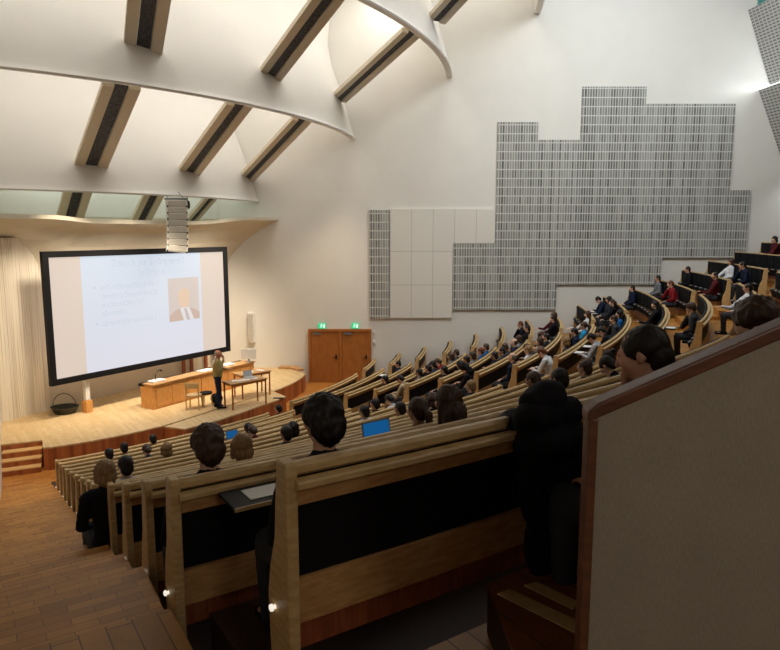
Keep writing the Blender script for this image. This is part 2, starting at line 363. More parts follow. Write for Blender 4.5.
# radial slot beams bridging from each reflector to the next
BEIGE = mat('beige_beam_paint', (216, 204, 180), .6, var=.04); GRILLE = mat('dark_grille', (84, 84, 86), .6, rgb2=(34, 34, 38), scale=14, stretch=(1, 1, 1))
WHERE = {-45.2: 'left', -30.7: 'middle', -16.8: 'right'}
def beam(a, b_, w, label):
    a = Vector(a); b_ = Vector(b_); dd = b_-a; d = Vector((dd.x, dd.y, 0)).normalized(); s = Vector((-d.y, d.x, 0)); b = thing('ceiling_beam', label, 'ceiling beam', a, 'slotted beams between the ceiling reflectors')
    up = Vector((0, 0, 1)); p = a-dd.normalized()*.35; dd = b_-p
    for sg in (-1, 1):
        MB().extr([p+s*sg*w*.5, p+s*sg*w*.5+up*.14, p+s*sg*w*.17+up*.14, p+s*sg*w*.2], dd).obj('side_trough', BEIGE, b)
    MB().extr([p+s*w*.17+up*.05, p+s*w*.17+up*.12, p-s*w*.17+up*.12, p-s*w*.17+up*.05], dd).obj('grille', GRILLE, b)
for a, b_, w, pos, tier in (((-8.96, 20.6, 8.18), (-6.85, 17.8, 9.86), .95, 'left', 'lowest'), ((-6.82, 23.4, 8.24), (-4.45, 20.55, 9.9), .85, 'middle', 'lowest'), ((-5.58, 26.9, 8.3), (-2.95, 23.25, 9.9), .75, 'right', 'lowest'),
        ((-6.28, 17.9, 10.89), (-4.6, 14.45, 12.55), .95, 'left', 'second'), ((-3.61, 21.4, 10.98), (-1.35, 18.2, 12.4), .85, 'middle', 'second'), ((-1.83, 26.2, 11.2), (.70, 22.0, 12.35), .75, 'right', 'second'), ((1.72, 23.6, 13.35), (4.1, 19.9, 15.0), .8, 'only visible', 'third')):
    beam(a, b_, w, 'beige slotted ceiling beam, %s one above the %s curved reflector' % (pos, tier))
for a, b_, w, pos in GAPB:
    beam(a, b_, w, 'shaded brown beam end over the stage canopy, %s one' % pos)
# perforated baffles high on the right
def baffle(a, b, ext, label):
    a = Vector(a); b = Vector(b); nrm = Vector((.45, 0, .15))
    tag(MB().extr([a, b, b+nrm*.3, a+nrm*.3], ext).obj('acoustic_baffle', PERF), label, 'acoustic baffle')
baffle((13.86, WY-.03, 14.7), (14.92, WY-.03, 11.93), (1.2, -9, .3), 'upper grey perforated baffle in the top right corner')
baffle((14.5, WY-.03, 11.72), (15.9, WY-.03, 8.4), (1.2, -9, .3), 'lower grey perforated baffle at the right edge above the seats')
area('baffle_light', (15.4, 25.4, 12.0), (14.6, WY, 11.75), 1.2, .3, 90, COOL)
area('baffle_light', (16.9, 25.2, 9.3), (15.6, WY, 9.0), 1.0, .3, 50, COOL)
GLASS = mat('teal_window_glass', (90, 150, 140), .15)
win = struct(MB().box(14.2, 19, WY-.12, WY-.02, 14.5, 16.8).obj('window_1', GLASS))

# ------------------------------------------------------------------ far wall panels
def wallpoly(pts, name, m, label, t=.09):
    p = [(x, WY-t, z) for x, z in pts]
    o = MB().extr(p, (0, t-.004, 0)).obj(name, m); return tag(o, label, 'wall panel')
wallpoly([(-.84, 2.68), (-.02, 2.68), (-.02, 7.08), (-.84, 7.08)], 'slotted_wall_panel', SLAT, 'narrow upright grey slotted panel at the left end of the wall panels')
WT = brick('white_panel_tiles', (204, 200, 186), (200, 197, 184), (150, 148, 138), .87, 1.38, 0, .7, .012, 0)
def wtile(nt, b):
    tc = nt.nodes.new('ShaderNodeTexCoord'); mp = nt.nodes.new('ShaderNodeMapping'); mp.inputs['Rotation'].default_value = (R(90), 0, 0); mp.inputs['Location'].default_value = (0, .0, 0)
    sp = nt.nodes.new('ShaderNodeSeparateXYZ'); cb = nt.nodes.new('ShaderNodeCombineXYZ'); mi = nt.nodes.new('ShaderNodeMath'); mi.operation = 'MINIMUM'; mi.inputs[1].default_value = 6.72; su = nt.nodes.new('ShaderNodeMath'); su.operation = 'SUBTRACT'; su.inputs[1].default_value = 2.70
    t = nt.nodes.new('ShaderNodeTexBrick'); t.offset = 0; t.inputs['Scale'].default_value = 1; t.inputs['Mortar Size'].default_value = .014
    t.inputs['Brick Width'].default_value = .87; t.inputs['Row Height'].default_value = 1.36
    for i, c in enumerate(((226, 222, 210), (224, 220, 208), (196, 193, 182))): t.inputs[i+1].default_value = (*lin(c), 1)
    nt.links.new(tc.outputs['Object'], sp.inputs[0]); nt.links.new(sp.outputs[0], cb.inputs[0]); nt.links.new(sp.outputs[2], mi.inputs[0]); nt.links.new(mi.outputs[0], su.inputs[0]); nt.links.new(su.outputs[0], cb.inputs[1])
    nt.links.new(cb.outputs[0], t.inputs[0]); nt.links.new(t.outputs[0], b.inputs['Base Color']); b.inputs['Roughness'].default_value = .7
WT = mk('white_tile_panel', wtile)
wallpoly([(.0, 2.70), (2.54, 2.70), (2.54, 5.75), (4.24, 5.75), (4.24, 7.12), (.0, 7.12)], 'white_wall_panel', WT, 'smooth white tiled panel between the grey slotted panels')
wallpoly([(2.57, 3.04), (6.80, 3.04), (6.80, 4.08), (11.05, 4.08), (11.05, 5.16), (14.46, 5.16), (14.46, 7.86), (13.62, 7.86), (13.62, 11.2), (10.07, 11.2), (10.07, 11.85), (7.56, 11.85), (7.56, 9.82), (5.86, 9.82), (5.86, 10.5), (4.26, 10.5), (4.26, 5.74), (2.57, 5.74)],
         'slotted_wall_panel', SLAT, 'large stepped grey slotted panel over the right half of the wall')

# ------------------------------------------------------------------ doors and exit signs
dz0 = 0
for i, (x0, x1) in enumerate(((-3.28, -2.10), (-1.99, -.86))):
    d = struct(MB().box(x0, x1, WY-.09, WY-.01, .01, 2.14).obj('door_%d' % (i+1), DOORW, bevel=.01))
    h = MB(); hx = x1-.13; h.box(hx-.03, hx+.03, WY-.115, WY-.09, .98, 1.16); h.tube([(hx, WY-.10, 1.05), (hx, WY-.16, 1.05), (hx-.13, WY-.16, 1.05)], .014)
    h.obj('door_handle', BLACK, d)
    c = MB(); c.box(x0+.1, x0+.42, WY-.15, WY-.09, 2.02, 2.09); c.obj('door_closer', GREYP, d)
fr = MB(); fr.box(-3.37, -3.28, WY-.13, WY, 0, 2.24); fr.box(-.86, -.77, WY-.13, WY, 0, 2.24); fr.box(-2.10, -1.99, WY-.13, WY, 0, 2.15); fr.box(-3.28, -.86, WY-.13, WY, 2.14, 2.24)
struct(fr.obj('trim_2', DOORW))
GREEN = mat('green_sign_light', (20, 160, 110), .4, emit=(40, 190, 130), es=.9); SIGNW = mat('white_sign_light', (240, 255, 245), .4, emit=(235, 255, 240), es=1)
for i, x in enumerate((-2.80, -1.44)):
    s = thing('exit_sign', 'green lit running man exit sign over the %s door' % ('left' if i == 0 else 'right'), 'exit sign', (x, WY-.02, 2.37))
    MB().box(x-.15, x+.15, WY-.10, WY-.02, 2.26, 2.48).obj('sign_box', GREEN, s, bevel=.015)
    g = MB(); y = WY-.104
    g.ell((x-.02, y, 2.445), (.016, .004, .016), n=10, m=6)
    for a, b in (((-.02, 2.43), (-.035, 2.37)), ((-.035, 2.37), (.0, 2.34)), ((.0, 2.34), (-.005, 2.29)), ((-.035, 2.37), (-.06, 2.33)), ((-.06, 2.33), (-.09, 2.32)), ((-.02, 2.42), (.015, 2.39)), ((-.022, 2.42), (-.06, 2.41))):
        g.tube([(x+a[0], y, a[1]), (x+b[0], y, b[1])], .0085, 6)
    g.box(x+.06, x+.11, y-.002, y+.002, 2.29, 2.44)
    g.obj('running_figure', SIGNW, s)
for z, l in ((2.12, 'upper'), (1.7, 'lower')):
    tag(MB().box(-.70, -.60, WY-.05, WY-.003, z-.06, z+.06).obj('wall_switch', WHITE, bevel=.008), '%s small switch box on the wall right of the doors' % l, 'switch')
sp = thing('wall_speaker', 'slim white column speaker on the wall right of the screen', 'speaker', (-5.68, WY-.1, 2.3))
MB().box(-5.82, -5.56, WY-.24, WY-.05, 1.7, 2.95).obj('cabinet', WHITE, sp, bevel=.02)
MB().box(-5.79, -5.59, WY-.255, WY-.238, 1.76, 2.88).obj('grille', mat('pale_grille', (196, 190, 176), .7, var=.2, scale=60), sp)
MB().box(-5.72, -5.66, WY-.06, WY-.004, 2.2, 2.4).obj('bracket', GREYP, sp)

# ------------------------------------------------------------------ stage
STG = [(-11.54, 19.33), (-10.85, 20.8), (-6.93, 27.39), (-3.9, 27.39), (-3.77, 26.65), (-3.37, 26.21), (-3.40, 25.5), (-3.54, 24.86), (-3.66, 24.4), (-3.86, 23.85), (-4.11, 23.28),
       (-6.60, 18.98), (-7.36, 18.14), (-8.15, 17.47), (-8.93, 16.98), (-9.11, 16.96), (-9.45, 17.6), (-10.36, 17.2)]
SB = MB().prism(STG, -.05, .58).obj('stage_base', FASC); struct(SB)
def fas(nt, b):
    N = nt.nodes.new; L = nt.links.new
    tc = N('ShaderNodeTexCoord'); sp_ = N('ShaderNodeSeparateXYZ'); L(tc.outputs['Object'], sp_.inputs[0])
    ad = N('ShaderNodeMath'); ad.operation = 'ADD'; L(sp_.outputs[0], ad.inputs[0]); L(sp_.outputs[1], ad.inputs[1])
    dv = N('ShaderNodeMath'); dv.operation = 'DIVIDE'; L(ad.outputs[0], dv.inputs[0]); dv.inputs[1].default_value = .14
    fl = N('ShaderNodeMath'); fl.operation = 'FLOOR'; L(dv.outputs[0], fl.inputs[0])
    wn = N('ShaderNodeTexWhiteNoise'); wn.noise_dimensions = '1D'; L(fl.outputs[0], wn.inputs['W'])
    mx = N('ShaderNodeMix'); mx.data_type = 'RGBA'; mx.inputs['A'].default_value = (*lin((184, 108, 56)), 1); mx.inputs['B'].default_value = (*lin((138, 72, 36)), 1)
    L(wn.outputs[0], mx.inputs['Factor']); L(mx.outputs['Result'], b.inputs['Base Color']); b.inputs['Roughness'].default_value = .5
FB = mk('upright_fascia_boards', fas); SB.data.materials.clear(); SB.data.materials.append(FB)
struct(MB().prism(STG, .581, .62).obj('floor_stage', STAGEW))
AP = [(-4.13, 23.26), (-3.58, 22.53), (-3.92, 21.85), (-4.32, 21.19), (-4.75, 20.35), (-5.23, 19.54), (-5.91, 18.72), (-6.58, 18.95)]
ab = MB().prism(AP, -.05, .55).obj('stage_base', FB); struct(ab)
struct(MB().prism(AP, .551, .595).obj('floor_stage', STAGEW))
stp = MB(); stt = MB()
d1 = Vector((-9.45, 17.6)); d2 = Vector((-10.30, 17.19)); fw = Vector((.34, -.80)).normalized()
for i in range(4):
    z = .62-.155*(i+0); e = .28*(i)
    if i == 0: continue
    p = [d1+fw*(.28*(i-1)), d2+fw*(.28*(i-1))-Vector((.0, .0)), d2+fw*.28*i, d1+fw*.28*i]
    stp.prism([tuple(q) for q in p], -.05, z-.03); stt.prism([tuple(q+fw*.0) for q in p], z-.03, z)
struct(stp.obj('floor_stage_step_risers', FB)); struct(stt.obj('floor_stage_steps', mat('step_birch', (214, 172, 112), .5, var=.08)))
struct(MB().prism([(-4.5, 27.37), (-3.9, 27.37), (-3.5, 26.75), (-3.72, 26.6), (-4.1, 27.0), (-4.6, 27.05)], .62, .70).obj('trim_3', BIRCH2))

# projection screen
SL = Vector((-10.02, 19.33, 0)); SR_ = Vector((-6.15, 25.3, 0)); SD = (SR_-SL).normalized(); SN = Vector((SD.y, -SD.x, 0)); W_ = (SR_-SL).length
Z0, Z1 = 1.70, 5.66
def sp3(s, z, off): p = SL+SD*s+SN*off; return Vector((p.x, p.y, z))
def sbox(mb, s0, s1, z0, z1, o0, o1):
    return mb.extr([sp3(s0, z0, o0), sp3(s1, z0, o0), sp3(s1, z1, o0), sp3(s0, z1, o0)], SN*(o1-o0))
scr = thing('projection_screen', 'large framed projection screen showing a pale slide above the stage', 'projection screen', tuple(sp3(W_/2, .62, 0)))
FW = .18; fr = MB(); sbox(fr, 0, W_, Z0, Z0+FW, -.08, .06); sbox(fr, 0, W_, Z1-FW, Z1, -.08, .06); sbox(fr, 0, FW, Z0+FW, Z1-FW, -.08, .06); sbox(fr, W_-FW, W_, Z0+FW, Z1-FW, -.08, .06)
fr.obj('frame', BLACK, scr)
PINK = mat('screen_side_bars', (60, 60, 60), .9, emit=(218, 200, 186), es=.95)
def slidem(nt, b):
    N = nt.nodes.new; L = nt.links.new
    tc = N('ShaderNodeTexCoord'); s_ = N('ShaderNodeSeparateXYZ'); L(tc.outputs['Object'], s_.inputs[0])
    mr = N('ShaderNodeMapRange'); mr.inputs[1].default_value = 1; mr.inputs[2].default_value = 4.9; L(s_.outputs[2], mr.inputs[0])
    mx = N('ShaderNodeMix'); mx.data_type = 'RGBA'; mx.inputs['A'].default_value = (*lin((214, 214, 226)), 1); mx.inputs['B'].default_value = (*lin((200, 212, 226)), 1)
    L(mr.outputs[0], mx.inputs['Factor']); L(mx.outputs['Result'], b.inputs['Emission Color']); b.inputs['Emission Strength'].default_value = 1.0
    b.inputs['Base Color'].default_value = (.05, .05, .05, 1)
SLIDE = mk('slide_light', slidem)
sbox(MB(), FW, W_-FW, Z0+FW, Z1-FW, -.02, .0).obj('screen_surface', PINK, scr)
S0, S1 = .165*W_*1.0+.02, .82*W_
img = sbox(MB(), S0, S1, Z0+FW, Z1-FW, .0, .006).obj('slide_image', SLIDE, scr)
INK = mat('faint_slide_text', (60, 60, 60), .9, emit=(193, 203, 217), es=1)
def texty(s0, s1, z, h, seed):
    rr = random.Random(seed); s = s0
    while s < s1:
        mb = MB()
        wl = rr.uniform(.12, .42); e = min(s+wl, s1); q = s
        while q < e:
            k = rr.random(); up = h*(1.0 if k > .75 else .68); lo = -h*.25 if k < .12 else 0
            ww = h*.42
            if k < .5: mb.extr([sp3(q, z+lo, .006), sp3(q+h*.1, z+lo, .006), sp3(q+h*.1, z+up, .006), sp3(q, z+up, .006)], SN*.004)
            if k > .2: mb.extr([sp3(q, z+up*.8, .006), sp3(q+ww*.8, z+up*.8, .006), sp3(q+ww*.8, z+up, .006), sp3(q, z+up, .006)], SN*.004)
            if k > .4: mb.extr([sp3(q+ww*.6, z, .006), sp3(q+ww*.8, z, .006), sp3(q+ww*.8, z+up*.8, .006), sp3(q+ww*.6, z+up*.8, .006)], SN*.004)
            if k > .6: mb.extr([sp3(q, z, .006), sp3(q+ww*.6, z, .006), sp3(q+ww*.6, z+h*.14, .006), sp3(q, z+h*.14, .006)], SN*.004)
            q += ww
        s = e+h*.4
        if mb.v: mb.obj('slide_text', INK, scr)
texty(S0+1.05, S1-.75, 5.13, .22, 1); texty(S0+2.05, S1-1.6, 4.80, .20, 2)
for q, (a, b, z) in enumerate(((.62, 2.75, 4.42), (.62, 2.75, 4.14), (.62, 2.2, 3.88), (.62, 1.5, 3.60), (.62, 2.6, 3.28))): texty(S0+a, S0+b, z, .15, 10+q)
bl = MB()
for z in (4.47, 3.33): sbox(bl, S0+.38, S0+.46, z, z+.07, .006, .01)
bl.obj('slide_bullets', INK, scr)
# the portrait in the slide
def em(n_, c, s=1.0): return mat(n_, (50, 50, 50), .9, emit=c, es=s)
pa, pb, pz0, pz1 = S0+3.18, S1-.12, 3.12, 4.62
def porm(nt, b):
    N = nt.nodes.new; L = nt.links.new
    tc = N('ShaderNodeTexCoord'); s_ = N('ShaderNodeSeparateXYZ'); L(tc.outputs['Object'], s_.inputs[0])
    mr = N('ShaderNodeMapRange'); mr.inputs[1].default_value = 1.0; mr.inputs[2].default_value = 2.2; L(s_.outputs[0], mr.inputs[0])
    mx = N('ShaderNodeMix'); mx.data_type = 'RGBA'; mx.inputs['A'].default_value = (*lin((206, 192, 186)), 1); mx.inputs['B'].default_value = (*lin((234, 220, 180)), 1)
    L(mr.outputs[0], mx.inputs['Factor']); L(mx.outputs['Result'], b.inputs['Emission Color']); b.inputs['Emission Strength'].default_value = .95; b.inputs['Base Color'].default_value = (.05, .05, .05, 1)
ph = sbox(MB(), pa, pb, pz0, pz1, .006, .010).obj('slide_photo', mk('photo_backdrop', porm), scr)
def flat(pts, off, nm, m): return MB().extr([sp3(pa+(pb-pa)*x, pz0+(pz1-pz0)*y, off) for x, y in pts], SN*.003).obj(nm, m, ph and scr)
flat([(0, 0), (1, 0), (1, .16), (.82, .24), (.66, .30), (.34, .30), (.14, .22), (0, .14)], .0105, 'photo_suit', em('photo_suit', (196, 170, 156)))
flat([(.34, .30), (.66, .30), (.80, .0), (.46, .0)], .014, 'photo_shirt', em('photo_shirt', (218, 214, 214)))
flat([(.48, .28), (.56, .28), (.66, .0), (.56, .0)], .0175, 'photo_tie', em('photo_tie', (190, 176, 176)))
flat([(.5+.19*math.cos(t*math.pi/10), .54+.27*math.sin(t*math.pi/10)) for t in range(20)], .0105, 'photo_face', em('photo_face', (222, 192, 166)))
flat([(.5+.21*math.cos(t*math.pi/10), .66+.18*math.sin(t*math.pi/10)) for t in range(0, 11)]+[(.33, .72), (.5, .76), (.67, .72)], .014, 'photo_hair', em('photo_hair', (206, 196, 190)))
# screen posts and plinths
for i, s in enumerate((W_*.172, W_*.90)):
    po = thing('screen_post', ['white post on a wooden plinth holding the left end of the screen', 'white post on a wooden plinth under the right end of the screen'][i], 'post', tuple(sp3(s, .62, -.16)))
    sbox(MB(), s-.07, s+.07, 1.02, Z0+.3, -.22, -.085).obj('post', WHITE, po)
    sbox(MB(), s-.11, s+.11, .62, 1.0, -.28, -.03).obj('plinth', ORANGE, po, bevel=.01)
# basket on the stage floor left of the post
bk = thing('wire_basket', 'dark basket with a looped handle on the stage under the screen', 'basket', (-10.15, 20.35, .62))
b = MB(); bc = Vector((-10.15, 20.35, 0))
prof = [(.26, .62), (.35, .80), (.375, .83), (.34, .83), (.24, .66)]
vs = []; fs = []
for i in range(20):
    a = 2*math.pi*i/20
    for r, z in prof: vs.append((bc.x+r*1.15*math.cos(a), bc.y+r*math.sin(a), z))
for i in range(20):
    for k in range(4): fs.append((i*5+k, i*5+k+1, ((i+1) % 20)*5+k+1, ((i+1) % 20)*5+k))
fs.append(tuple(i*5 for i in range(20))); fs.append(tuple(i*5+4 for i in range(20)))
DG = mat('dark_grey_green', (62, 62, 52), .7, var=.3, scale=30)
b.add(vs, fs).obj('basket_body', DG, bk)
MB().tube([(bc.x-.37*math.cos(math.pi*t/12), bc.y, .82+.42*math.sin(math.pi*t/12)) for t in range(13)], .012).obj('basket_handle', DG, bk)
# long wooden counter
def obox(name, parent, c, d, l, wd, z0, z1, m, bevel=.0, s0=None):
    c = Vector(c); d = Vector(d).normalized(); nn = Vector((d.y, -d.x))
    p = [c-d*l/2-nn*wd/2, c+d*l/2-nn*wd/2, c+d*l/2+nn*wd/2, c-d*l/2+nn*wd/2]
    return MB().prism([tuple(q) for q in p], z0, z1).obj(name, m, parent, bevel=bevel)
cd = (Vector((-5.0, 24.6))-Vector((-7.81, 20.1))); CD = cd.normalized(); CN = Vector((CD.y, -CD.x)); CL = 4.55
ct = thing('stage_counter', 'long light wooden counter with door panels under the screen', 'counter', (-6.6, 22.5, .62))
base = Vector((-7.75, 20.25))+CD*.5; 
def cb_(name, s0, s1, o0, o1, z0, z1, m, par, bevel=0):
    p = [base+CD*s0+CN*o0, base+CD*s1+CN*o0, base+CD*s1+CN*o1, base+CD*s0+CN*o1]
    return MB().prism([tuple(q) for q in p], z0, z1).obj(name, m, par, bevel=bevel)
cb_('cabinet_body', 0, CL, -.62, 0, .62, 1.40, ORANGE, ct, .01)
cb_('counter_top', -.04, CL+.04, -.45, .05, 1.40, 1.44, BIRCH2, ct)
cb_('rear_ledge', 0, CL, -.72, -.45, 1.40, 1.30+.02, BLACK, ct)
for i in range(7):
    s = .12+i*.62; cb_('door_panel', s, s+.58, 0, .02, .70, 1.30, ORANGE, ct, .006)
for i, (s, o, l, wd, nm, m, lab, h) in enumerate(((.1, -.25, .5, .3, 'control_panel', WHITE, 'white control panel on the near end of the stage counter', .06), (2.1, -.22, .55, .34, 'paper_stack', WHITE, 'flat stack of papers in the middle of the stage counter', .03), (3.2, -.25, .5, .32, 'document_tray', WHITE, 'white document tray on the counter behind the lecturer', .06))):
    tag(cb_(nm, s, s+l, o-wd/2, o+wd/2, 1.442, 1.442+h, m, None, .008), lab, nm.replace('_', ' '))
bp = thing('speech_lamp', 'small black gooseneck lamp standing on the stage counter', 'lamp', (0, 0, 0))
q = base+CD*.35+CN*-.3; bp.location = (q.x, q.y, 1.505)
MB().tube([(q.x, q.y, 1.505), (q.x, q.y, 1.65), (q.x+.06, q.y+.05, 1.78), (q.x+.15, q.y+.02, 1.82)], .012).obj('gooseneck', BLACK, bp)
MB().cap((q.x+.15, q.y+.02, 1.82), (q.x+.2, q.y, 1.80), .02, .03).obj('lamp_head', BLACK, bp)
# monitor on counter end
mo = thing('computer_monitor', 'pale computer monitor standing on the far end of the counter', 'monitor', (-5.23, 24.4, 1.44))
MB().box(-5.35, -5.1, 24.3, 24.46, 1.442, 1.46).obj('stand', GREYP, mo); MB().box(-5.26, -5.19, 24.37, 24.41, 1.46, 1.62).obj('neck', GREYP, mo)
MB().box(-5.5, -4.95, 24.36, 24.41, 1.56, 1.93).obj('display', mat('pale_grey_plastic', (206, 204, 198), .5), mo, bevel=.01)
# tables
def table(label, cx, cy, dx, dy, l, wd, h):
    t = thing('wooden_table', label, 'table', (cx, cy, .595)); c = Vector((cx, cy)); d = Vector((dx, dy)).normalized(); nn = Vector((d.y, -d.x))
    obox('table_top', t, (cx, cy), d, l, wd, .595+h-.035, .595+h, BIRCH2, .006)
    obox('apron', t, (cx, cy), d, l-.14, wd-.14, .595+h-.11, .595+h-.036, ORANGE)
    for a in (-1, 1):
        for b in (-1, 1):
            p = c+d*a*(l/2-.06)+nn*b*(wd/2-.06); zf = .62 if zz((p.x, p.y)) else .595
            MB().tube([(p.x, p.y, zf), (p.x, p.y, .595+h-.03)], .028, 10).obj('leg', MATS['door_veneer'], t)
    return t
def zz(p):   # on the main stage (True) or on the apron
    a = Vector((-4.11, 23.28)); b_ = Vector((-6.60, 18.98)); q = Vector(p)-a; e = b_-a
    return e.x*q.y-e.y*q.x < 0
table('near wooden table with papers in front of the lecturer', -4.72, 21.35, 1.0, .95, 1.35, .62, .86)
table('wooden table standing just behind the paper strewn one', -4.75, 22.6, 1.0, .95, 1.2, .62, .86)
for i, (x, y, a) in enumerate(((-4.95, 21.15, 10), (-4.7, 21.3, 30), (-4.5, 21.55, -8), (-4.85, 22.55, 15), (-4.5, 22.8, -20))):
    M = Matrix.Translation((x, y, 1.457+.001*i)) @ Matrix.Rotation(R(a), 4, 'Z')
    tag(MB().box(-.15, .15, -.105, .105, 0, .006, M).obj('paper_sheet', WHITE), ['white sheet at the near left corner of the paper strewn table', 'white sheet in the middle of the paper strewn table', 'white sheet on the right end of the paper strewn table', 'white sheet on the left half of the rear table', 'white sheet on the right half of the rear table'][i], 'paper')
lp = thing('open_laptop', 'small silver laptop open on the lecture table', 'laptop', (-4.55, 21.2, 1.465))
SIL = mat('silver_plastic', (176, 178, 180), .4)
M = Matrix.Translation((-4.62, 21.62, 1.466)) @ Matrix.Rotation(R(40), 4, 'Z')
MB().box(-.16, .16, -.11, .11, 0, .015, M).obj('keyboard_base', SIL, lp)
MB().box(-.16, .16, -.0, .012, 0, .21, M @ Matrix.Translation((0, .11, .012)) @ Matrix.Rotation(R(-15), 4, 'X')).obj('display', SIL, lp)
# chair and stool beside the counter
ch = thing('wooden_chair', 'pale bentwood chair beside the counter', 'chair', (-6.25, 20.85, .62))
x, y = -6.25, 20.85
for a, b in ((-1, -1), (1, -1)): MB().tube([(x+.2*a, y+.2*b, .62), (x+.19*a, y+.19*b, 1.5)], .022).obj('leg', BIRCH, ch)
for a, b in ((-1, 1), (1, 1)): MB().tube([(x+.2*a, y+.2*b, .62), (x+.18*a, y+.18*b, 1.06)], .022).obj('leg', BIRCH, ch)
MB().cap((x, y, 1.075), (x, y, 1.076), .01, .01).obj('seat_pin', BIRCH, ch)
se = MB(); se.prism([(x+.24*math.cos(t*math.pi/8), y+.24*math.sin(t*math.pi/8)) for t in range(16)], 1.05, 1.085); se.obj('seat', BIRCH, ch)
MB().box(x-.22, x+.22, y-.215, y-.185, 1.32, 1.5).obj('backrest', BIRCH, ch, bevel=.01)
so = thing('round_stool', 'round stool with a black seat and pale legs by the counter', 'stool', (-5.92, 21.0, .62)); x, y = -5.95, 21.15
MB().prism([(x+.2*math.cos(t*math.pi/8), y+.2*math.sin(t*math.pi/8)) for t in range(16)], 1.04, 1.09).obj('seat', BLACKF, so)
for a in range(3):
    t = a*2.094+.4; MB().tube([(x+.19*math.cos(t), y+.19*math.sin(t), .62), (x+.15*math.cos(t), y+.15*math.sin(t), 1.04)], .018).obj('leg', BIRCH, so)
bag = MB(); bag.ell((-5.72, 21.55, .78), (.2, .16, .17)); bag.cap((-5.8, 21.5, .9), (-5.65, 21.6, .9), .05, .05)
tag(bag.obj('black_bag', BLACKF, smooth=True), 'black bag lying against the counter behind the lecturer', 'bag')
pb_ = MB().box(-3.98, -3.62, 22.2, 22.35, .595, .61); tag(pb_.obj('floor_socket', BLACK), 'small dark socket plate in the corner of the stage apron', 'socket')
# brown stands behind the screen
for i, s in enumerate((5.35, 5.75, 6.5)):
    tag(MB().extr([bw(s, .1, .62), bw(s+.12, .1, .62), bw(s+.12, .1, 2.4), bw(s, .1, 2.4)], tuple(BN*.08)+(0,)).obj('brown_post', REDW), 'brown upright post by the rear wall, %s one seen below the screen' % ['left', 'middle', 'right'][i], 'post')

# ------------------------------------------------------------------ hanging loudspeaker array
la = thing('speaker_array', 'white curved column of loudspeakers hanging in front of the screen', 'loudspeaker', (-7.0, 22.3, 7.25))
LSM = mat('speaker_white', (232, 228, 216), .6); cx, cy = -7.0, 22.3; z = 7.25; tilt = 0; ang = R(35)
offx = 0.0
for i in range(8):
    tilt = [0, 0, 1, 1, 2, 3, 5, 8][i]; h = .212
    M = Matrix.Translation((cx-.0, cy, z)) @ Matrix.Rotation(R(22), 4, 'Z') @ Matrix.Rotation(R(tilt*.9), 4, 'Y') @ Matrix.Rotation(R(-tilt*.8), 4, 'X') @ Matrix.Translation((0, 0, -h/2))
    k = MB().box(-.33, .33, -.2, .2, -h/2+.008, h/2-.008, M).obj('speaker_cabinet', LSM, la, bevel=.012)
    p = MB().box(-.29, .29, -.212, -.2, -h/2+.03, h/2-.03, M); p.obj('front_grille', MATS['pale_grille'], la)
    e = M @ Vector((0, 0, -h/2)); cx, cy, z = e.x, e.y, e.z
    for sx in (-.3, .3):
        MB().box(sx-.02, sx+.02, -.225, -.205, -h/2-.03, -h/2+.03, M).obj('rigging_link', BLACK, la)
MB().box(-7.36, -6.64, 22.2, 22.4, 7.25, 7.32).obj('bumper_frame', GREYP, la)
for q in (-.25, .25): MB().tube([(-7.0+q, 22.3, 7.3), (-7.0+q-.25, 22.55, 7.52)], .012).obj('suspension_cable', GREYP, la)
pl = thing('stage_spotlight', 'small black spotlight hanging right of the loudspeaker column', 'spotlight', (-6.88, 23.14, 7.3))
MB().cap((-6.88, 23.14, 7.2), (-6.86, 23.04, 7.06), .075, .085).obj('lamp_housing', BLACK, pl); MB().tube([(-6.88, 23.14, 7.2), (-6.88, 23.14, 7.39)], .02).obj('hanging_rod', GREYP, pl)

# ------------------------------------------------------------------ people: shapes (built once, shared)
def remesh(mb, voxel, name, smooth_it=6, fac=.5, disp=None):
    me = mb.mesh(name); o = bpy.data.objects.new('t', me); C.objects.link(o)
    r = o.modifiers.new('r', 'REMESH'); r.mode = 'VOXEL'; r.voxel_size = voxel
    s = o.modifiers.new('s', 'SMOOTH'); s.iterations = smooth_it; s.factor = fac
    dg = bpy.context.evaluated_depsgraph_get(); dg.update()
    m2 = bpy.data.meshes.new_from_object(o.evaluated_get(dg)); m2.name = name
    bpy.data.objects.remove(o); bpy.data.meshes.remove(me)
    if disp:
        nm = [v.normal.copy() for v in m2.vertices]
        for v, n_ in zip(m2.vertices, nm): v.co += n_*disp(v.co)
    for p in m2.polygons: p.use_smooth = True
    m2.materials.clear(); m2.materials.append(None)
    return m2
def add_head(mb, M, girl=False):
    def P(x, y, z): return M @ Vector((x, y, z))
    eul = M.to_euler(); rot = tuple(math.degrees(a) for a in eul)
    def E(c, r): mb.ell(P(*c), r, rot)
    E((0, -.012, .028), (.074, .094, .088)); E((0, .03, -.02), (.062, .062, .085)); E((0, .045, -.075), (.040, .038, .030))
    mb.cap(P(0, .092, .012), P(0, .112, -.022), .010, .015)                   # nose
    mb.cap(P(-.028, .082, .026), P(.028, .082, .026), .014, .014)            # brow
    mb.cap(P(-.018, .085, -.055), P(.018, .085, -.055), .009, .009); mb.cap(P(-.016, .082, -.066), P(.016, .082, -.066), .008, .008)
    for s in (-1, 1):
        mb.ell(P(.036*s, .068, -.012), (.026, .024, .026), rot)                # cheek
        mb.ell(P(.030*s, .083, .010), (.012, .008, .008), rot)                 # eye bulge
        mb.ell(P(.077*s, -.006, -.002), (.009, .018, .029), rot)               # ear
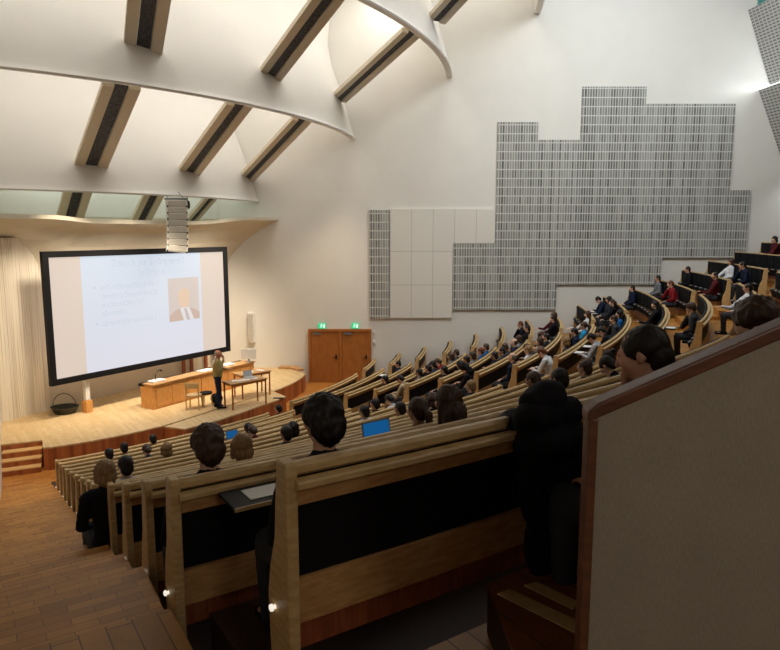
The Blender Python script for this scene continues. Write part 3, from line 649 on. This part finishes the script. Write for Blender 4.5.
def add_hand(mb, wrist, d, palm_n, curl, s):
    """palm plus five separate fingers; d = pointing direction, palm_n = palm normal, s = +1 right hand"""
    d = Vector(d).normalized(); n = Vector(palm_n); n = (n-d*n.dot(d)).normalized(); u = d.cross(n)*s
    w = Vector(wrist)
    for q in (-.024, -.008, .008, .024): mb.cap(w+u*q*.7, w+d*.085+u*q, .014, .013, 8)
    for q, L in ((-.030, .062), (-.010, .074), (.010, .080), (.030, .072)):
        a = w+d*.088+u*q; c = R(curl); d1 = (d*math.cos(c*.5)+n*math.sin(c*.5)); d2 = (d*math.cos(c)+n*math.sin(c)); d3 = (d*math.cos(c*1.5)+n*math.sin(c*1.5))
        b = a+d1*L*.5; e = b+d2*L*.32; mb.cap(a, b, .0095, .009, 8); mb.cap(b, e, .009, .0085, 8); mb.cap(e, e+d3*L*.22, .0085, .0075, 8)
    a = w+d*.03+u*.030; b = a+(d*.7+u*.6+n*.25).normalized()*.042; mb.cap(a, b, .013, .011, 8); mb.cap(b, b+(d*.9+u*.15+n*.4).normalized()*.034, .011, .009, 8)
def figure(nm, lean, hpitch, arms, legs='sit', hyaw=0):
    l = R(lean); t = Vector((0, math.sin(l), math.cos(l))); b_ = Vector((0, math.cos(l), -math.sin(l)))
    pel = Vector((0, 0, .10)); che = pel+t*.34; nek = pel+t*.52
    hd = nek+Vector((0, math.sin(l+R(hpitch)*.5), math.cos(l+R(hpitch)*.5)))*.165+b_*.01
    MH = Matrix.Translation(hd) @ Matrix.Rotation(R(hyaw), 4, 'Z') @ Matrix.Rotation(-(l+R(hpitch)), 4, 'X')
    sh = [nek-t*.055+Vector((s*.175, 0, 0)) for s in (-1, 1)]
    if legs == 'sit': hip = [Vector((s*.09, .02, .075)) for s in (-1, 1)]; kne = [Vector((s*.12, .44, .08)) for s in (-1, 1)]; ank = [Vector((s*.12, .42, -.33)) for s in (-1, 1)]
    else: hip = [Vector((s*.09, 0, .06)) for s in (-1, 1)]; kne = [Vector((s*.10, .03, -.38)) for s in (-1, 1)]; ank = [Vector((s*.11, -.01+.04*s, -.80)) for s in (-1, 1)]
    A = {}
    for i, s in enumerate((-1, 1)):
        mode = arms[i]
        if mode == 'lap': el = sh[i]+Vector((s*.06, .02, -.27)); wr = Vector((s*.10, .30, .185)); dd = (-s*.4, 1, -.1); nn = (0, -.1, -1)
        elif mode == 'desk': el = Vector((s*.24, .28+sh[i].y*.2, .24)); wr = Vector((s*.12, .50, .285)); dd = (-s*.5, 1, -.05); nn = (0, 0, -1)
        elif mode == 'chin': el = Vector((s*.19, .36, .27)); wr = MH @ Vector((s*.035, .11, -.135)); dd = (-s*.35, -.2, 1); nn = (-s*.2, -1, -.1)
        elif mode == 'mic': el = sh[i]+Vector((s*.08, .04, -.26)); wr = MH @ Vector((s*.03, .17, -.13)); dd = (-s*.3, -.35, .8); nn = (-s*.6, -.6, 0)
        elif mode == 'reach': el = sh[i]+Vector((s*.07, .03, -.27)); wr = sh[i]+Vector((s*.02, .27, -.30)); dd = (0, 1, -.1); nn = (0, 0, -1)
        A[i] = (el, wr, dd, nn)
    body = MB()
    body.ell(pel, (.145, .10, .11)); body.cap(pel, che, .115, .125); body.ell(che, (.15, .10, .14), (-lean, 0, 0)); body.cap(sh[0]+Vector((.03, 0, 0)), sh[1]-Vector((.03, 0, 0)), .062, .062)
    body.cap(nek-t*.04, hd-Vector((0, .012, .04)), .058, .050); add_head(body, MH)
    for i, s in enumerate((-1, 1)):
        el, wr, dd, nn = A[i]
        body.cap(sh[i], el, .050, .038); body.cap(el, wr, .038, .024); add_hand(body, wr, dd, nn, 38 if arms[i] != 'mic' else 62, s)
        body.cap(hip[i], kne[i], .082, .056); body.cap(kne[i], ank[i], .056, .036); fd = Vector((0, .14, -.035)); body.cap(ank[i]-Vector((0, .03, .04)), ank[i]+fd, .036, .026)
    out = {'body': remesh(body, .0085, nm+'_body', 4), 'MH': MH}
    top = MB(); top.ell(pel+Vector((0, 0, .03)), (.165, .125, .12)); top.cap(pel+t*.02, che, .138, .145); top.ell(che+t*.02, (.172, .122, .165), (-lean, 0, 0)); top.cap(sh[0]+Vector((.03, 0, 0)), sh[1]-Vector((.03, 0, 0)), .078, .078)
    top.cap(nek-t*.05, nek+t*.012, .084, .068)
    for i in (0, 1):
        el, wr, dd, nn = A[i]; top.cap(sh[i], el, .068, .054); top.cap(el, el+(wr-el)*.90, .054, .038)
    fold = lambda p: .006*noise.noise(Vector((p.x*9, p.y*9, p.z*22)))+.003*noise.noise(p*45)
    out['top'] = remesh(top, .014, nm+'_top', 4, disp=fold)
    tr = MB(); tr.ell(pel-Vector((0, 0, .02)), (.165, .125, .11))
    for i in (0, 1): tr.cap(hip[i], kne[i], .098, .072); tr.cap(kne[i], ank[i]+Vector((0, 0, .02)), .072, .056)
    out['legs'] = remesh(tr, .015, nm+'_trousers', 4, disp=fold)
    shoe = MB()
    for i in (0, 1):
        a = ank[i]; shoe.cap(a+Vector((0, -.045, -.045)), a+Vector((0, .16, -.055)), .046, .038); shoe.cap(a+Vector((0, -.02, -.0)), a+Vector((0, .03, -.03)), .045, .045)
    out['shoes'] = remesh(shoe, .012, nm+'_shoes', 3)
    out['wr'] = A
    return out
POSES = {'upright': figure('upright', 3, 4, ('lap', 'lap')), 'writing': figure('writing', 26, 26, ('desk', 'desk')),
         'chin': figure('chin', 14, 6, ('lap', 'chin')), 'slouch': figure('slouch', -7, 14, ('lap', 'desk')), 'aside': figure('aside', 12, 6, ('lap', 'chin'), hyaw=22), 'glance': figure('glance', 6, 2, ('desk', 'lap'), hyaw=28)}
def strands(amp, f=(70, 70, 9)):
    return lambda p: amp*noise.noise(Vector((p.x*f[0], p.y*f[1], p.z*f[2])))+amp*.8*noise.noise(p*14)
def hairs():
    H = {}
    m = MB(); m.ell((0, -.020, .032), (.084, .098, .088)); m.ell((0, -.062, -.022), (.072, .056, .082)); H['short'] = remesh(m, .008, 'hair_short', 2, disp=strands(.004, (90, 90, 30)))
    m = MB(); m.ell((0, -.018, .042), (.096, .108, .098)); m.ell((0, -.06, -.005), (.088, .068, .095)); m.ell((.03, .03, .09), (.05, .05, .04)); H['bushy'] = remesh(m, .009, 'hair_bushy', 2, disp=strands(.012, (45, 45, 25)))
    m = MB(); m.ell((0, -.018, .036), (.090, .104, .094)); m.ell((0, -.062, -.04), (.088, .055, .10)); m.cap((0, -.09, -.06), (0, -.11, -.30), .075, .05); m.cap((-.05, -.07, -.06), (-.07, -.06, -.27), .045, .03); m.cap((.05, -.07, -.06), (.07, -.06, -.27), .045, .03)
    for s in (-1, 1): m.cap((s*.075, -.01, .0), (s*.08, .0, -.16), .024, .018)
    H['long'] = remesh(m, .009, 'hair_long', 3, disp=strands(.010))
    m = MB(); m.ell((0, -.018, .034), (.087, .101, .090)); m.ell((0, -.055, -.01), (.080, .055, .075)); m.cap((0, -.11, .02), (0, -.15, -.02), .028, .034); m.cap((0, -.15, -.02), (0, -.15, -.26), .036, .018); H['ponytail'] = remesh(m, .008, 'hair_ponytail', 3, disp=strands(.007))
    m = MB(); m.ell((0, -.018, .034), (.087, .101, .090)); m.ell((0, -.055, -.01), (.080, .055, .075)); m.ell((0, -.10, .085), (.045, .045, .04)); H['bun'] = remesh(m, .008, 'hair_bun', 3, disp=strands(.006))
    m = MB(); m.ell((0, -.018, .034), (.092, .105, .092)); m.ell((0, -.05, -.05), (.092, .062, .085))
    for s in (-1, 1): m.cap((s*.078, .01, .03), (s*.082, .015, -.08), .022, .022)
    H['bob'] = remesh(m, .009, 'hair_bob', 3, disp=strands(.008))
    m = MB(); m.ell((0, -.045, .0), (.076, .066, .062)); m.ell((0, -.03, .03), (.077, .082, .060)); H['thin'] = remesh(m, .008, 'hair_thin', 2, disp=strands(.003))
    m = MB(); m.ell((0, -.015, .04), (.100, .115, .105)); m.ell((0, -.06, -.05), (.105, .075, .11)); m.cap((0, -.05, -.13), (0, -.03, -.17), .10, .11); H['hood'] = remesh(m, .012, 'hood_up', 4, disp=strands(.004, (12, 12, 12)))
    return H
HAIR = hairs()
SKIN = mat('skin', (206, 156, 128), .55, spec=.35); SKIN2 = mat('skin_pale', (220, 176, 150), .55, spec=.35)
HC = {'dark': mat('hair_dark', (30, 22, 18), .55, var=.4, scale=60, stretch=(1, 1, .2)), 'brown': mat('hair_brown', (74, 50, 34), .5, var=.4, scale=60, stretch=(1, 1, .2)),
      'blond': mat('hair_blond', (158, 124, 80), .5, var=.4, scale=60, stretch=(1, 1, .2)), 'red': mat('hair_red', (120, 62, 36), .5, var=.4, scale=60, stretch=(1, 1, .2)), 'grey': mat('hair_grey', (140, 134, 124), .5, var=.4, scale=60, stretch=(1, 1, .2))}
CC = {'black': (20, 20, 24), 'white': (222, 222, 224), 'grey': (120, 122, 124), 'dark grey': (58, 60, 64), 'navy': (28, 36, 60), 'blue': (30, 92, 150), 'bright blue': (40, 150, 200), 'red': (140, 30, 36), 'dark red': (84, 24, 28), 'pale grey': (176, 178, 182), 'beige': (176, 160, 130), 'brown': (84, 62, 46), 'olive': (156, 138, 86)}
def cloth(c): return mat('cloth_'+c.replace(' ', '_'), CC[c], .85, var=.15, scale=14, bump=.2, spec=.2)
def inst(name, me, m, root, M=None):
    o = bpy.data.objects.new(name, me); C.objects.link(o); o.parent = root
    o.material_slots[0].link = 'OBJECT'; o.material_slots[0].material = m
    if M is not None: o.matrix_local = M
    return o
def person(loc, rz, pose, hair, hc, top, label, group=None, sc=1.06, trousers='dark grey', skin=None, extra=None):
    P = POSES[pose] if isinstance(pose, str) else pose
    r = bpy.data.objects.new('person', None); C.objects.link(r); r.location = loc; r.rotation_euler = (0, 0, R(rz)); r.scale = (sc, sc, sc); r.empty_display_size = .1
    tag(r, label, 'person', group)
    inst('body', P['body'], skin or (SKIN2 if len(label) % 2 else SKIN), r)
    inst('shirt' if top not in ('black', 'navy') else 'jacket', P['top'], cloth(top), r)
    inst('trousers', P['legs'], cloth(trousers), r); inst('shoes', P['shoes'], cloth('black'), r)
    if hair == 'hood': inst('hood', HAIR['hood'], cloth(top), r, P['MH'])
    elif hair: inst('hair', HAIR[hair], HC[hc], r, P['MH'])
    return r

# audience: (row, angle, pose, hair style, hair colour, clothing)
AUD = [
 (10,-57.35,'upright','bob','blond','black'),(9,-56.5,'upright','short','dark','pale grey'),(3,-53.8,'upright','short','dark','black'),(2,-52.1,'upright','short','dark','dark grey'),(1,-48.9,'upright','short','dark','black'),
 (4,-52.3,'writing','short','brown','dark grey'),(5,-52.4,'upright','bob','blond','grey'),(1,-36.4,'upright','short','dark','dark red'),(4,-46.4,'upright','short','dark','black'),(5,-47.4,'writing','short','brown','dark red'),
 (8,-50.6,'upright','short','dark','dark grey'),(7,-48.8,'upright','bob','dark','black'),(13,-57.15,'upright','bushy','brown','black'),(11,-55.2,'upright','bob','blond','dark grey'),(14,-56.7,'upright','bushy','dark','black'),
 (4,-40.0,'upright','short','dark','white'),(7,-44.9,'upright','short','dark','white'),(6,-41.6,'upright','short','dark','black'),(6,-39.7,'writing','short','dark','white'),
 (8,-45.4,'slouch','short','dark','navy'),(12,-52.6,'upright','ponytail','brown','black'),(9,-45.8,'upright','bob','brown','dark grey'),(13,-53.6,'upright','long','brown','dark grey'),
 (4,-30.4,'writing','short','dark','beige'),(2,-18.6,'glance','short','dark','navy'),(4,-28.5,'upright','short','dark','grey'),(4,-26.7,'upright','short','dark','black'),(4,-24.8,'chin','short','dark','dark grey'),(4,-22.6,'writing','short','brown','red'),(4,-20.7,'upright','bob','brown','grey'),(4,-18.9,'upright','short','brown','dark grey'),
 (5,-25.4,'upright','short','dark','black'),(5,-23.5,'glance','bob','brown','grey'),(5,-21.3,'upright','short','red','blue'),(5,-19.2,'upright','short','brown','blue'),(6,-26.8,'upright','short','dark','navy'),(6,-24.7,'glance','short','dark','dark grey'),
 (5,-29.9,'upright','short','dark','navy'),(6,-22.7,'chin','short','brown','dark grey'),(7,-21.6,'upright','short','dark','black'),(6,-18.6,'upright','bob','brown','grey'),(3,-29.0,'upright','short','dark','black'),(7,-19.3,'writing','short','brown','beige'),
 (7,-30.6,'upright','thin','grey','navy'),(6,-30.9,'writing','hood','dark','black'),(8,-40.3,'upright','short','blond','dark grey'),(5,-27.6,'slouch','long','dark','black'),
 (6,-20.8,'upright','thin','brown','navy'),(7,-27.5,'upright','short','blond','white'),(6,-12.3,'slouch','short','dark','black'),(6,-9.3,'chin','short','red','black'),(7,-10.9,'glance','short','dark','black'),(7,-8.4,'slouch','bob','brown','dark red'),
 (7,-23.7,'glance','bob','brown','grey'),(8,-30.8,'writing','short','red','white'),(7,-25.5,'writing','short','brown','dark grey'),(8,-27.6,'upright','bob','blond','dark grey'),(8,-23.0,'chin','short','dark','navy'),(8,-20.0,'upright','ponytail','brown','bright blue'),
 (8,-13.2,'slouch','bob','brown','white'),(11,-43.6,'upright','short','brown','black'),(12,-48.4,'upright','short','dark','white'),(11,-46.0,'chin','short','brown','black'),(9,-6.9,'writing','short','dark','navy'),(9,-8.9,'upright','bob','dark','dark grey'),(9,-11.2,'glance','ponytail','brown','black'),
 (9,-18.8,'upright','long','dark','blue'),(10,-6.6,'upright','short','dark','navy'),(11,-5.9,'upright','short','dark','grey'),(11,-11.0,'chin','short','red','red'),(10,-19.4,'glance','long','dark','black'),(9,-21.6,'chin','short','brown','dark grey'),(9,-26.3,'writing','short','dark','black'),(9,-29.2,'writing','short','dark','pale grey'),
 (11,-41.3,'chin','bun','dark','dark red'),(12,-45.4,'writing','short','dark','black'),(12,-6.3,'upright','short','dark','black'),(13,-13.0,'chin','short','dark','navy'),(12,-13.4,'glance','short','dark','dark red'),(13,-8.9,'slouch','bob','brown','white'),
 (12,-23.5,'slouch','short','dark','white'),(15,-6.6,'glance','bob','dark','dark red'),(11,-27.3,'chin','bushy','brown','dark grey'),(15,-54.52,'aside','short','dark','black'),(15,-52.6,'aside','bushy','brown','black')]
ORD = ['front', 'second', 'third', 'fourth', 'fifth', 'sixth', 'seventh', 'eighth', 'ninth', 'tenth', 'eleventh', 'twelfth', 'thirteenth', 'fourteenth', 'fifteenth', 'sixteenth', 'seventeenth']
def blk(th): return 'near' if th < -34.6 else ('middle' if th < -16 else 'wall')
taken = {}; done = {}
for k, th, *_ in AUD: taken.setdefault((k, blk(th)), []).append(th)
NEARL = {(10,-57.35): 'person with bobbed blond hair in black, turned to the near aisle steps', (13,-57.15): 'person with bushy brown hair close to the camera, left of the nearest bench end',
 (14,-56.7): 'person with big dark hair sitting against the nearest long bench', (13,-53.6): 'person with long brown hair down the back behind the nearest bench rail',
 (12,-52.6): 'person with a long brown ponytail right of the blue laptop', (15,-54.52): 'short haired man in black, hand at face, just behind the sloping parapet', (15,-52.6): 'bushy haired person at the right edge of the picture behind the parapet',
 (11,-55.2): 'person with grey blond bob just right of the bushy haired one', (9,-56.5): 'dark haired person in pale grey, next ahead of the blond at the aisle'}
WN = {'near': 'near', 'middle': 'centre', 'wall': 'far wall'}
HD = {'short': 'short %s hair', 'bushy': 'bushy %s hair', 'long': 'long %s hair', 'ponytail': '%s ponytail', 'bun': '%s hair bun', 'bob': '%s bob', 'thin': 'thin %s hair', 'hood': 'raised hood'}
def rz_(th): return th+90
def makeseats():
    up = MB(); M = Matrix.Translation((-.16, 0, -.58)) @ Matrix.Rotation(R(-22), 4, 'Y'); up.box(-.045, .035, -.245, .245, -.16, .09, M)
    dn = MB(); dn.box(-.52, -.10, -.235, .235, -.78, -.715)
    eg = MB(); eg.box(-.05, .0, -.13, .13, .092, .106, M)  # pale strip paints the tipped seat's top edge as lit from above
    pad = MB(); M = Matrix.Translation((-.065, 0, -.255)) @ Matrix.Rotation(R(-3), 4, 'Y'); pad.box(-.03, .028, -.272, .272, -.24, .225, M)
    o = []
    for nm, q, m in (('seat', up, BLACKF), ('seat_down', dn, BLACKF), ('lit_seat_edge', eg, MATS['grey_plastic']), ('backrest', pad, BLACKF)):
        me = q.mesh(nm, m); bm = bmesh.new(); bm.from_mesh(me)
        if nm != 'lit_seat_edge': bmesh.ops.bevel(bm, geom=bm.edges[:], offset=.014, segments=2, affect='EDGES', profile=.5)
        bm.to_mesh(me); bm.free(); o.append(me)
    return o
ME_UP, ME_DN, ME_EDGE, ME_PAD = makeseats()
def rnd(r0, r1, z0, z1, q=.014): return [(r0+q, z0), (r1-q, z0), (r1, z0+q), (r1, z1-q), (r1-q, z1), (r0+q, z1), (r0, z1-q), (r0, z0+q)]
knob = MB(); vs = []; fs = []
for i in range(14):
    a = 2*math.pi*i/14
    for y, r in ((0, .010), (.012, .010), (.014, .017), (.026, .015), (.030, .005)): vs.append((r*math.cos(a), -y, r*math.sin(a)))
for i in range(14):
    for k in range(4): fs.append((i*5+k, i*5+k+1, ((i+1) % 14)*5+k+1, ((i+1) % 14)*5+k))
fs.append(tuple(i*5+4 for i in range(14))); knob.add(vs, fs); ME_KNOB = knob.mesh('end_knob', mat('end_knob_glow', (240, 240, 235), .2, emit=(255, 246, 230), es=.8), smooth=True)  # small row-end knob, made bright by an emissive material
def bench(k, bn, th0, th1, dz):
    r = RR[k]; t = T[k]+dz; p = max(.02 if k or bn != 'near' else .0, t-1.17)
    if k == 0: p = .04+(UP if bn != 'near' else 0)*0
    if k == 15 and bn == 'near': p = 4.46+.02
    base = Vector(pt(r, (th0+th1)/2, p))
    lab = 'curved wooden bench row with black seats, %s block, %s row from the stage' % (WN[bn], ORD[k])
    if k == 14 and bn == 'near': lab = 'nearest long curved wooden bench with a small bright stud on its end'
    b = thing('bench_row', lab, 'bench', tuple(base), 'curved bench rows')
    e = math.degrees(.03/r)
    def sw(nm, prof, m, a=th0+e, c=th1-e): return MB().sweep([(r+x, t+z) for x, z in prof], a, c).obj(nm, m, b)
    sw('top_rail', rnd(-.03, .035, -.062, 0, .016), BIRCH)
    nsec = max(1, int((th1-th0)*math.pi/180*r/2.4)); g = math.degrees(.006/r)
    for i in range(nsec):
        a = th0+e+(th1-th0-2*e)*i/nsec; c = th0+e+(th1-th0-2*e)*(i+1)/nsec
        sw('writing_ledge', rnd(.036, .105, -.098, -.060, .008), BIRCH, a+g, c-g)
    sw('rear_plank', [(-.01, -.185), (.04, -.185), (.04, -.118), (-.01, -.118)], BIRCH2)
    sw('back_panel', [(-.03, -.52), (.012, -.52), (.012, -.07), (-.03, -.07)], BLACK)
    sw('broad_plank', [(-.03, -.73), (.03, -.73), (.03, -.525), (-.03, -.525)], BIRCH2)
    sw('kick_plank', [(-.02, -.86), (.012, -.86), (.012, -.735), (-.02, -.735)], REDW)
    # end panels
    for i, th in enumerate((th0, th1)):
        q = [(-.05, .012), (.05, .012), (.06, -.03), (.06, p-t), (-.15, p-t), (-.18, -.66), (-.15, -.52), (-.09, -.36), (-.075, -.20)]
        er = Vector((math.cos(R(th)), math.sin(R(th)), 0)); et = Vector((-er.y, er.x, 0))*(1 if i == 0 else -1)
        c = pt(r, th, t); o = MB().extr([c+er*x+Vector((0, 0, z)) for x, z in q], et*.055).obj('end_panel', BIRCH, b, bevel=.012)
        if bn == 'near' and i == 0:
            kn = bpy.data.objects.new('end_knob', ME_KNOB); C.objects.link(kn); kn.parent = o
            kp = c+er*-.09+Vector((0, 0, -.69)); kn.location = kp-base; kn.rotation_euler = (0, 0, R(th+90)-R(90))
    L = (th1-th0)*math.pi/180*r-.14; n_ = max(1, int(L/.56)); ws = L/n_
    for i in range(n_):
        th = th0+math.degrees((.07+(i+.5)*ws)/r); occ = any(abs(th-q) < math.degrees(.30/r) for q in taken.get((k, bn), []))
        loc = pt(r, th, t)-base
        o = bpy.data.objects.new('backrest', ME_PAD); C.objects.link(o); o.parent = b; o.location = loc; o.rotation_euler = (0, 0, R(th))
        o = bpy.data.objects.new('seat', ME_DN if occ else ME_UP); C.objects.link(o); o.parent = b; o.location = loc; o.rotation_euler = (0, 0, R(th))
        if not occ and bn != 'near':
            d = bpy.data.objects.new('lit_seat_edge', ME_EDGE); C.objects.link(d); d.parent = o
for k in range(17):
    for bn, (a, c, dz) in blocks(k).items(): bench(k, bn, a, c, dz)
cnt = {}
for key in taken: taken[key].sort()
WPOS = ['first', 'second', 'third', 'fourth', 'fifth', 'sixth', 'seventh', 'eighth', 'ninth']
for k, th, pose, hair, hc, top in AUD:
    bn = blk(th); dz = 0 if bn == 'near' else UP
    lst_ = taken[(k, bn)]; i = lst_.index(th)
    lab = NEARL.get((k, th))
    if not lab:
        who = 'person with %s in %s' % (HD[hair] % hc if '%' in HD[hair] else HD[hair], top)
        lab = who+', %s%s block, %s row' % ((WPOS[i]+' from left, ') if len(lst_) > 1 else '', WN[bn], ORD[k])
    off = .20; sc = 1.06
    if pose == 'writing': off = .14
    z = t_ = T[k]+dz-.72
    rz = rz_(th)
    if (k, th) == (10, -57.2): rz += 0; sc = .95; z -= .02
    if bn == 'near' and k > 9: z -= .03
    if k == 15 and bn == 'near': sc = 1.14; z -= .125 if th < -54 else .07
    person(tuple(pt(RR[k]-off-(.05 if k > 12 else 0), th, z-(.03 if k < 15 else -.02))), rz, pose, hair, hc, top, lab, 'audience in the %s block' % WN[bn], sc)

# ------------------------------------------------------------------ lecturer
LP = figure('lecturer', 2, 4, ('reach', 'mic'), 'stand', hyaw=-8)
lec = person((-5.50, 20.93, .62+.885*1.045+.01), -75, LP, 'thin', 'grey', 'olive', 'person in an olive jacket and dark trousers speaking into a microphone on stage', sc=1.045, trousers='navy', skin=mat('skin_ruddy', (196, 128, 98), .55))
lec.scale = (1.16, 1.12, 1.045)
MHl = LP['MH']
mcm = MB(); wv = LP['wr'][1][1]; tip = MHl @ Vector((.005, .135, -.055)); mcm.cap(wv+Vector((-.005, -.02, .02)), tip, .012, .014); mcm.ell(tip, (.024, .024, .024))
mic = bpy.data.objects.new('microphone', mcm.mesh('microphone', BLACK, smooth=True)); C.objects.link(mic)
mic.matrix_world = Matrix.Translation(lec.location) @ Matrix.Rotation(R(-75), 4, 'Z') @ Matrix.Diagonal((1.16, 1.12, 1.045, 1)); tag(mic, 'black hand microphone held to the mouth of the lecturer', 'microphone')
gl = MB()
for s in (-1, 1): gl.tube([MHl @ Vector((s*.03+.021*math.cos(a*math.pi/6), .103, .008+.017*math.sin(a*math.pi/6))) for a in range(13)], .0025, 6)
gl.tube([MHl @ Vector((-.009, .105, .01)), MHl @ Vector((.009, .105, .01))], .0025, 6)
for s in (-1, 1): gl.tube([MHl @ Vector((s*.051, .102, .01)), MHl @ Vector((s*.082, 0, .012))], .0025, 6)
inst('glasses', (lambda me: (me.materials.append(None), me)[1])(gl.mesh('glasses')), BLACK, lec)
for s in (-1, 1): inst('eye', (lambda me: (me.materials.append(None), me)[1])(MB().ell(MHl @ Vector((s*.030, .0885, .009)), (.009, .006, .006)).mesh('eye')), BLACK, lec)

# ------------------------------------------------------------------ coat over the nearest bench, shoe under it
cth = -54.75; cp0 = pt(RR[14]+.16, cth, T[14]); er = Vector((math.cos(R(cth)), math.sin(R(cth)), 0)); et = Vector((-er.y, er.x, 0))
def cw(a, b, z): return cp0+et*a+er*b+Vector((0, 0, z))
coat = thing('hooded_coat', 'black hooded coat hung over the back of the nearest bench beside the parapet', 'coat', tuple(cw(0, 0, 0)))
def coatmesh(parts, vox, nm, amp):
    m = MB()
    for p in parts:
        if p[0] == 'c': m.cap(cw(*p[1]), cw(*p[2]), p[3], p[4], 16)
        else: m.ell(cw(*p[1]), p[2], (0, 0, cth+90), 24, 14)
    me = remesh(m, vox, nm, 5, disp=lambda q: amp*noise.noise(Vector(((q.x*et.x+q.y*et.y)*14, 3, q.z*2.2)))+amp*.5*noise.noise(q*9))
    for v in me.vertices: v.co -= Vector(coat.location)
    me.materials[0] = cloth('black'); o = bpy.data.objects.new(nm, me); C.objects.link(o); o.parent = coat; return o
coatmesh([('e', (0, .02, -.30), (.21, .085, .34)), ('e', (.03, .03, -.62), (.20, .08, .26)), ('c', (-.14, -.0, .02), (.14, -.0, .02), .09, .09), ('c', (-.12, .02, -.12), (.12, .02, -.12), .11, .11), ('e', (0, -.16, -.04), (.17, .12, .06)), ('c', (.02, .02, -.6), (.06, .03, -.80), .10, .09)], .014, 'coat_body', .014)
coatmesh([('e', (.0, -.03, .10), (.155, .10, .085)), ('e', (.03, -.03, .14), (.11, .08, .06)), ('e', (-.07, -.02, .11), (.08, .07, .05)), ('c', (-.08, -.0, .03), (.08, -.0, .03), .085, .085)], .012, 'hood', .010)
coatmesh([('c', (-.15, .02, -.06), (-.17, .05, -.32), .06, .05), ('c', (-.17, .05, -.32), (-.13, .06, -.55), .05, .042)], .012, 'sleeve', .006)
coatmesh([('c', (.16, .02, -.06), (.19, .05, -.34), .06, .05), ('c', (.19, .05, -.34), (.18, .06, -.60), .05, .042)], .012, 'sleeve', .006)
# ------------------------------------------------------------------ parapet by the camera
PY = 1.62
def px(x, y): return x, y
pp = thing('parapet', 'sloping parapet with woven beige panel and dark red wooden frame, at right', 'parapet', (.46, PY, 4.465))
def PX(x): return x/670*1.0
# top line in world: from (.466, z) rising to the right
xs0, zs0, sl = .496, 5.818, .452
def top(x): return zs0+(x-xs0)*sl
X1 = 2.6; TH = .05
ft = MB(); ft.extr([(xs0, PY, 4.2), (xs0+.024, PY, 4.2), (xs0+.024, PY, top(xs0+.024)-.045), (xs0, PY, top(xs0)-.03), ], (0, .05, 0)); ft.obj('end_post', MAHO, pp, bevel=.004)
cp_ = MB(); cp_.extr([(xs0-.004, PY-.008, top(xs0)-.040), (X1, PY-.008, top(X1)-.040), (X1, PY-.008, top(X1)), (xs0+.02, PY-.008, top(xs0+.02)), (xs0-.004, PY-.008, top(xs0)-.012)], (0, .062, 0)); cp_.obj('sloping_cap', MAHO, pp, bevel=.006)
MB().extr([(xs0+.024, PY+.012, 4.2), (X1, PY+.012, 4.2), (X1, PY+.012, top(X1)-.03), (xs0+.024, PY+.012, top(xs0+.024)-.03)], (0, .016, 0)).obj('woven_panel', FABRIC, pp)
MB().extr([(xs0+.024, PY+.03, 4.2), (X1, PY+.03, 4.2), (X1, PY+.03, top(X1)-.03), (xs0+.024, PY+.03, top(xs0+.024)-.03)], (0, .018, 0)).obj('back_panel', DARK, pp)

# ------------------------------------------------------------------ things on the desks
def ondesk(k, th, name, build, label, cat, dz=0, dr=.10, group=None): pass
def sheet(k, th, label, w_=.21, d_=.30, dr=.17, rot=0):
    hw = .21 if k == 13 else .25
    if k == 13: d_ = .2; w_ = .15
    bn = blk(th); dz = 0 if bn == 'near' else UP; c = pt(RR[k]+dr, th, T[k]+dz-.085)
    M = Matrix.Translation(c) @ Matrix.Rotation(R(th+rot), 4, 'Z')
    t = thing('folding_desk', 'small dark folding writing desk under '+label[1], 'desk', tuple(c))
    MB().box(-.075, .19, -hw, hw, -.02, 0, M).obj('desk_board', BLACK, t)
    ed = MB(); ed.box(.19, .20, -hw, hw, -.02, .001, M); ed.obj('edge_trim', BIRCH, t)
    br = MB(); br.box(-.09, .1, -.02, .02, -.05, -.021, M); br.obj('bracket', GREYP, t)
    tag(MB().box(-w_/2+.06, w_/2+.06, -d_/2, d_/2, .001, .006, M).obj('paper_sheet', WHITE), label[0], 'paper')
for k, th, l, dd_ in ((13, -56.9, 'white note sheet on the fold-out desk left of the nearest bench', 'the note sheet nearest the camera'), (1, -18.9, 'white paper before the dark haired person near the front row end', 'the paper nearest the exit doors'),
    (8, -28.9, 'bright paper in front of the red haired writer in the centre block', 'the red haired writer\'s paper'), (8, -7.9, 'white paper before the writer by the far wall', 'the paper by the far wall'), (10, -27.6, 'white notebook before the person with chin in hand, centre block', 'the notebook on the right'),
    (8, -26.6, 'white sheet before the leaning writer in the ninth centre row', 'the leaning writer\'s sheet')):
    sheet(k, th, (l, dd_))
BLUE = mat('blue_screen_light', (10, 40, 80), .4, emit=(20, 92, 150), es=.75)
def laptop(k, th, label, w_=.34, open_=100, blue=True):
    bn = blk(th); dz = 0 if bn == 'near' else UP; c = pt(RR[k]+.16, th, T[k]+dz-.055)
    M = Matrix.Translation(c) @ Matrix.Rotation(R(th), 4, 'Z')
    t = thing('laptop', label, 'laptop', tuple(c))
    MB().box(-.10, .13, -w_/2, w_/2, 0, .015, M).obj('keyboard_base', GREYP, t)
    M2_ = M @ Matrix.Translation((-.10, 0, .015)) @ Matrix.Rotation(R(-12), 4, 'Y')
    l = MB().box(-.012, 0, -w_/2, w_/2, 0, .18, M2_).obj('lid', GREYP, t)
    MB().box(.0, .003, -w_/2+.012, w_/2-.012, .012, .168, M2_).obj('screen', BLUE, t)
laptop(11, -52.45, 'open laptop with a bright blue screen in the near block', .35)
laptop(3, -46.3, 'small open laptop with a bluish screen left in the near block', .30)
